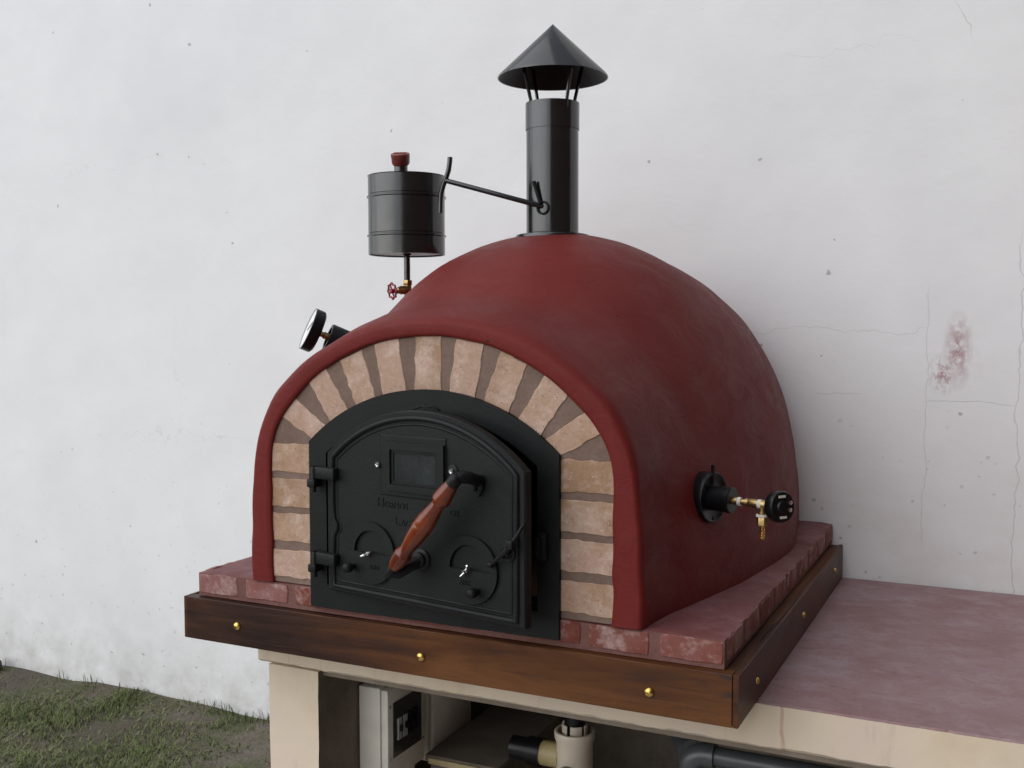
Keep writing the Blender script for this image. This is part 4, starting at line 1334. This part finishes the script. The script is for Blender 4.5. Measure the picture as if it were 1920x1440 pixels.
def pipes():
    r_ = empty("grey_pipe", (1.3, .30, -.30), "dark grey plastic pipe with an elbow running right just under the slab", "pipe")
    y, z = .300, -.1835
    MB().lathe([(.0205, 0), (.0205, 1.6)], 24, axisM((1.165, y, z), (1, 0, 0))).build("run", "dark_grey_pvc", r_, smooth=True, auto=40)
    pts = [(1.178, y, z)] + [(1.165 - .035 * math.sin(R(a)), y, z - .035 + .035 * math.cos(R(a))) for a in (0, 15, 30, 45, 60, 75, 90)] + [(1.130, y, z - .07)]
    MB().tube(pts, .0255, 20).build("elbow", "dark_grey_pvc", r_, smooth=True, auto=50)
    MB().lathe([(.0275, 0), (.0275, .022)], 24, axisM((1.160, y, z), (1, 0, 0))).build("socket", "dark_grey_pvc", r_, smooth=True, auto=40)
    MB().lathe([(.0205, GZ - .02), (.0205, z - .06)], 20, T(1.130, y, 0)).build("drop", "dark_grey_pvc", r_, smooth=True, auto=40)
    # second, lower branch behind the elbow
    r2 = empty("grey_pipe", (1.05, .38, -.30), "short dark grey pipe stub behind the elbow under the slab", "pipe")
    MB().lathe([(.026, 0), (.026, .05), (.021, .052), (.021, .16)], 20, axisM((1.10, .40, -.225), (-.5, .8, 0))).build("stub", "dark_grey_pvc", r2, smooth=True, auto=40)
    MB().lathe([(.021, GZ - .02), (.021, -.235)], 20, T(1.092, .412, 0)).build("drop", "dark_grey_pvc", r2, smooth=True, auto=40)
pipes()

# ------------------------------------------------------------------ grass and a stone by the wall
def build_grass():
    v = []; f = []; tint = []
    def blade(x, y, h, lean, az, w, tn):
        z = gz_at(x, y) - .002
        dx, dy = math.cos(az), math.sin(az)
        px, py = -dy * w, dx * w
        n0 = len(v)
        mx, my = x + dx * lean * .45, y + dy * lean * .45
        v.extend([(x - px, y - py, z), (x + px, y + py, z), (mx + px * .8, my + py * .8, z + h * .62), (mx - px * .8, my - py * .8, z + h * .62), (x + dx * lean, y + dy * lean, z + h)])
        f.extend([(n0, n0 + 1, n0 + 2, n0 + 3), (n0 + 3, n0 + 2, n0 + 4)])
        tint.extend([tn] * 5)
    N = 0
    while N < 62000:
        x = rng.uniform(-4.2, -.15); y = rng.uniform(-.6, 1.262)
        m = noise.noise(Vector((x * 2.1, y * 2.1, 11))) + .5 * noise.noise(Vector((x * 6, y * 6, 4)))
        if y > .98 and -1.5 < x < -.6: m += .22
        if rng.random() > min(1, max(0.06, (m + .30) * 1.9)): continue
        if x > .08: continue
        if y > 1.0 and -1.25 < x < -.6 and rng.random() < .35: m += .4
        h = rng.uniform(.006, .024) * (1.3 if m > .3 else .9)
        tn = min(1, max(0, rng.normal(.42, .22) + (.12 if m < .15 else 0)))
        blade(x, y, h, rng.uniform(.004, .040), rng.uniform(0, 6.283), rng.uniform(.0011, .0022), tn)
        N += 1
    # taller tufts and stems against the foot of the wall
    for _ in range(22):
        x0 = rng.uniform(-2.4, -.45) if rng.random() < .5 else rng.uniform(-1.15, -.72)
        y0 = 1.262 - abs(rng.normal(0, .035))
        for _ in range(int(rng.integers(3, 12))):
            blade(x0 + rng.normal(0, .03), min(1.266, y0 + rng.normal(0, .014)), rng.uniform(.02, .062), rng.uniform(.008, .035), rng.uniform(3.2, 6.2), rng.uniform(.001, .002), min(1, max(0, rng.normal(.35, .2))))
    # scattered dry straws lying flat
    for _ in range(1500):
        blade(rng.uniform(-4, -.2), rng.uniform(-.5, 1.25), rng.uniform(.004, .012), rng.uniform(.03, .07), rng.uniform(0, 6.283), .0009, rng.uniform(.8, 1.0))
    me = bpy.data.meshes.new("grass")
    me.from_pydata(v, [], f)
    at = me.attributes.new("tint", 'FLOAT', 'POINT')
    at.data.foreach_set("value", tint)
    me.materials.append(MT["grass_blades"])
    o = bpy.data.objects.new("grass", me)
    link(o)
    tag(o, "short patchy green and dry grass at the foot of the white wall", "grass", kind="stuff")
build_grass()

def stone(x, y, s, label):
    bm = bmesh.new()
    bmesh.ops.create_icosphere(bm, subdivisions=3, radius=1)
    for w in bm.verts:
        k = 1 + .28 * noise.noise(w.co * 1.6 + Vector((x, y, 0))) + .08 * noise.noise(w.co * 5)
        w.co = Vector((w.co.x * s * 1.25, w.co.y * s * .9, w.co.z * s * .75)) * k
    mb = MB()
    bm.verts.index_update()
    mb.add([w.co for w in bm.verts], [[w.index for w in q_.verts] for q_ in bm.faces])
    bm.free()
    tag(mb.build("stone", "field_stone", None, T(x, y, gz_at(x, y) + s * .45), smooth=True), label, "stone")
stone(-2.235, 1.19, .045, "dark grey stone lying against the wall at the far left")
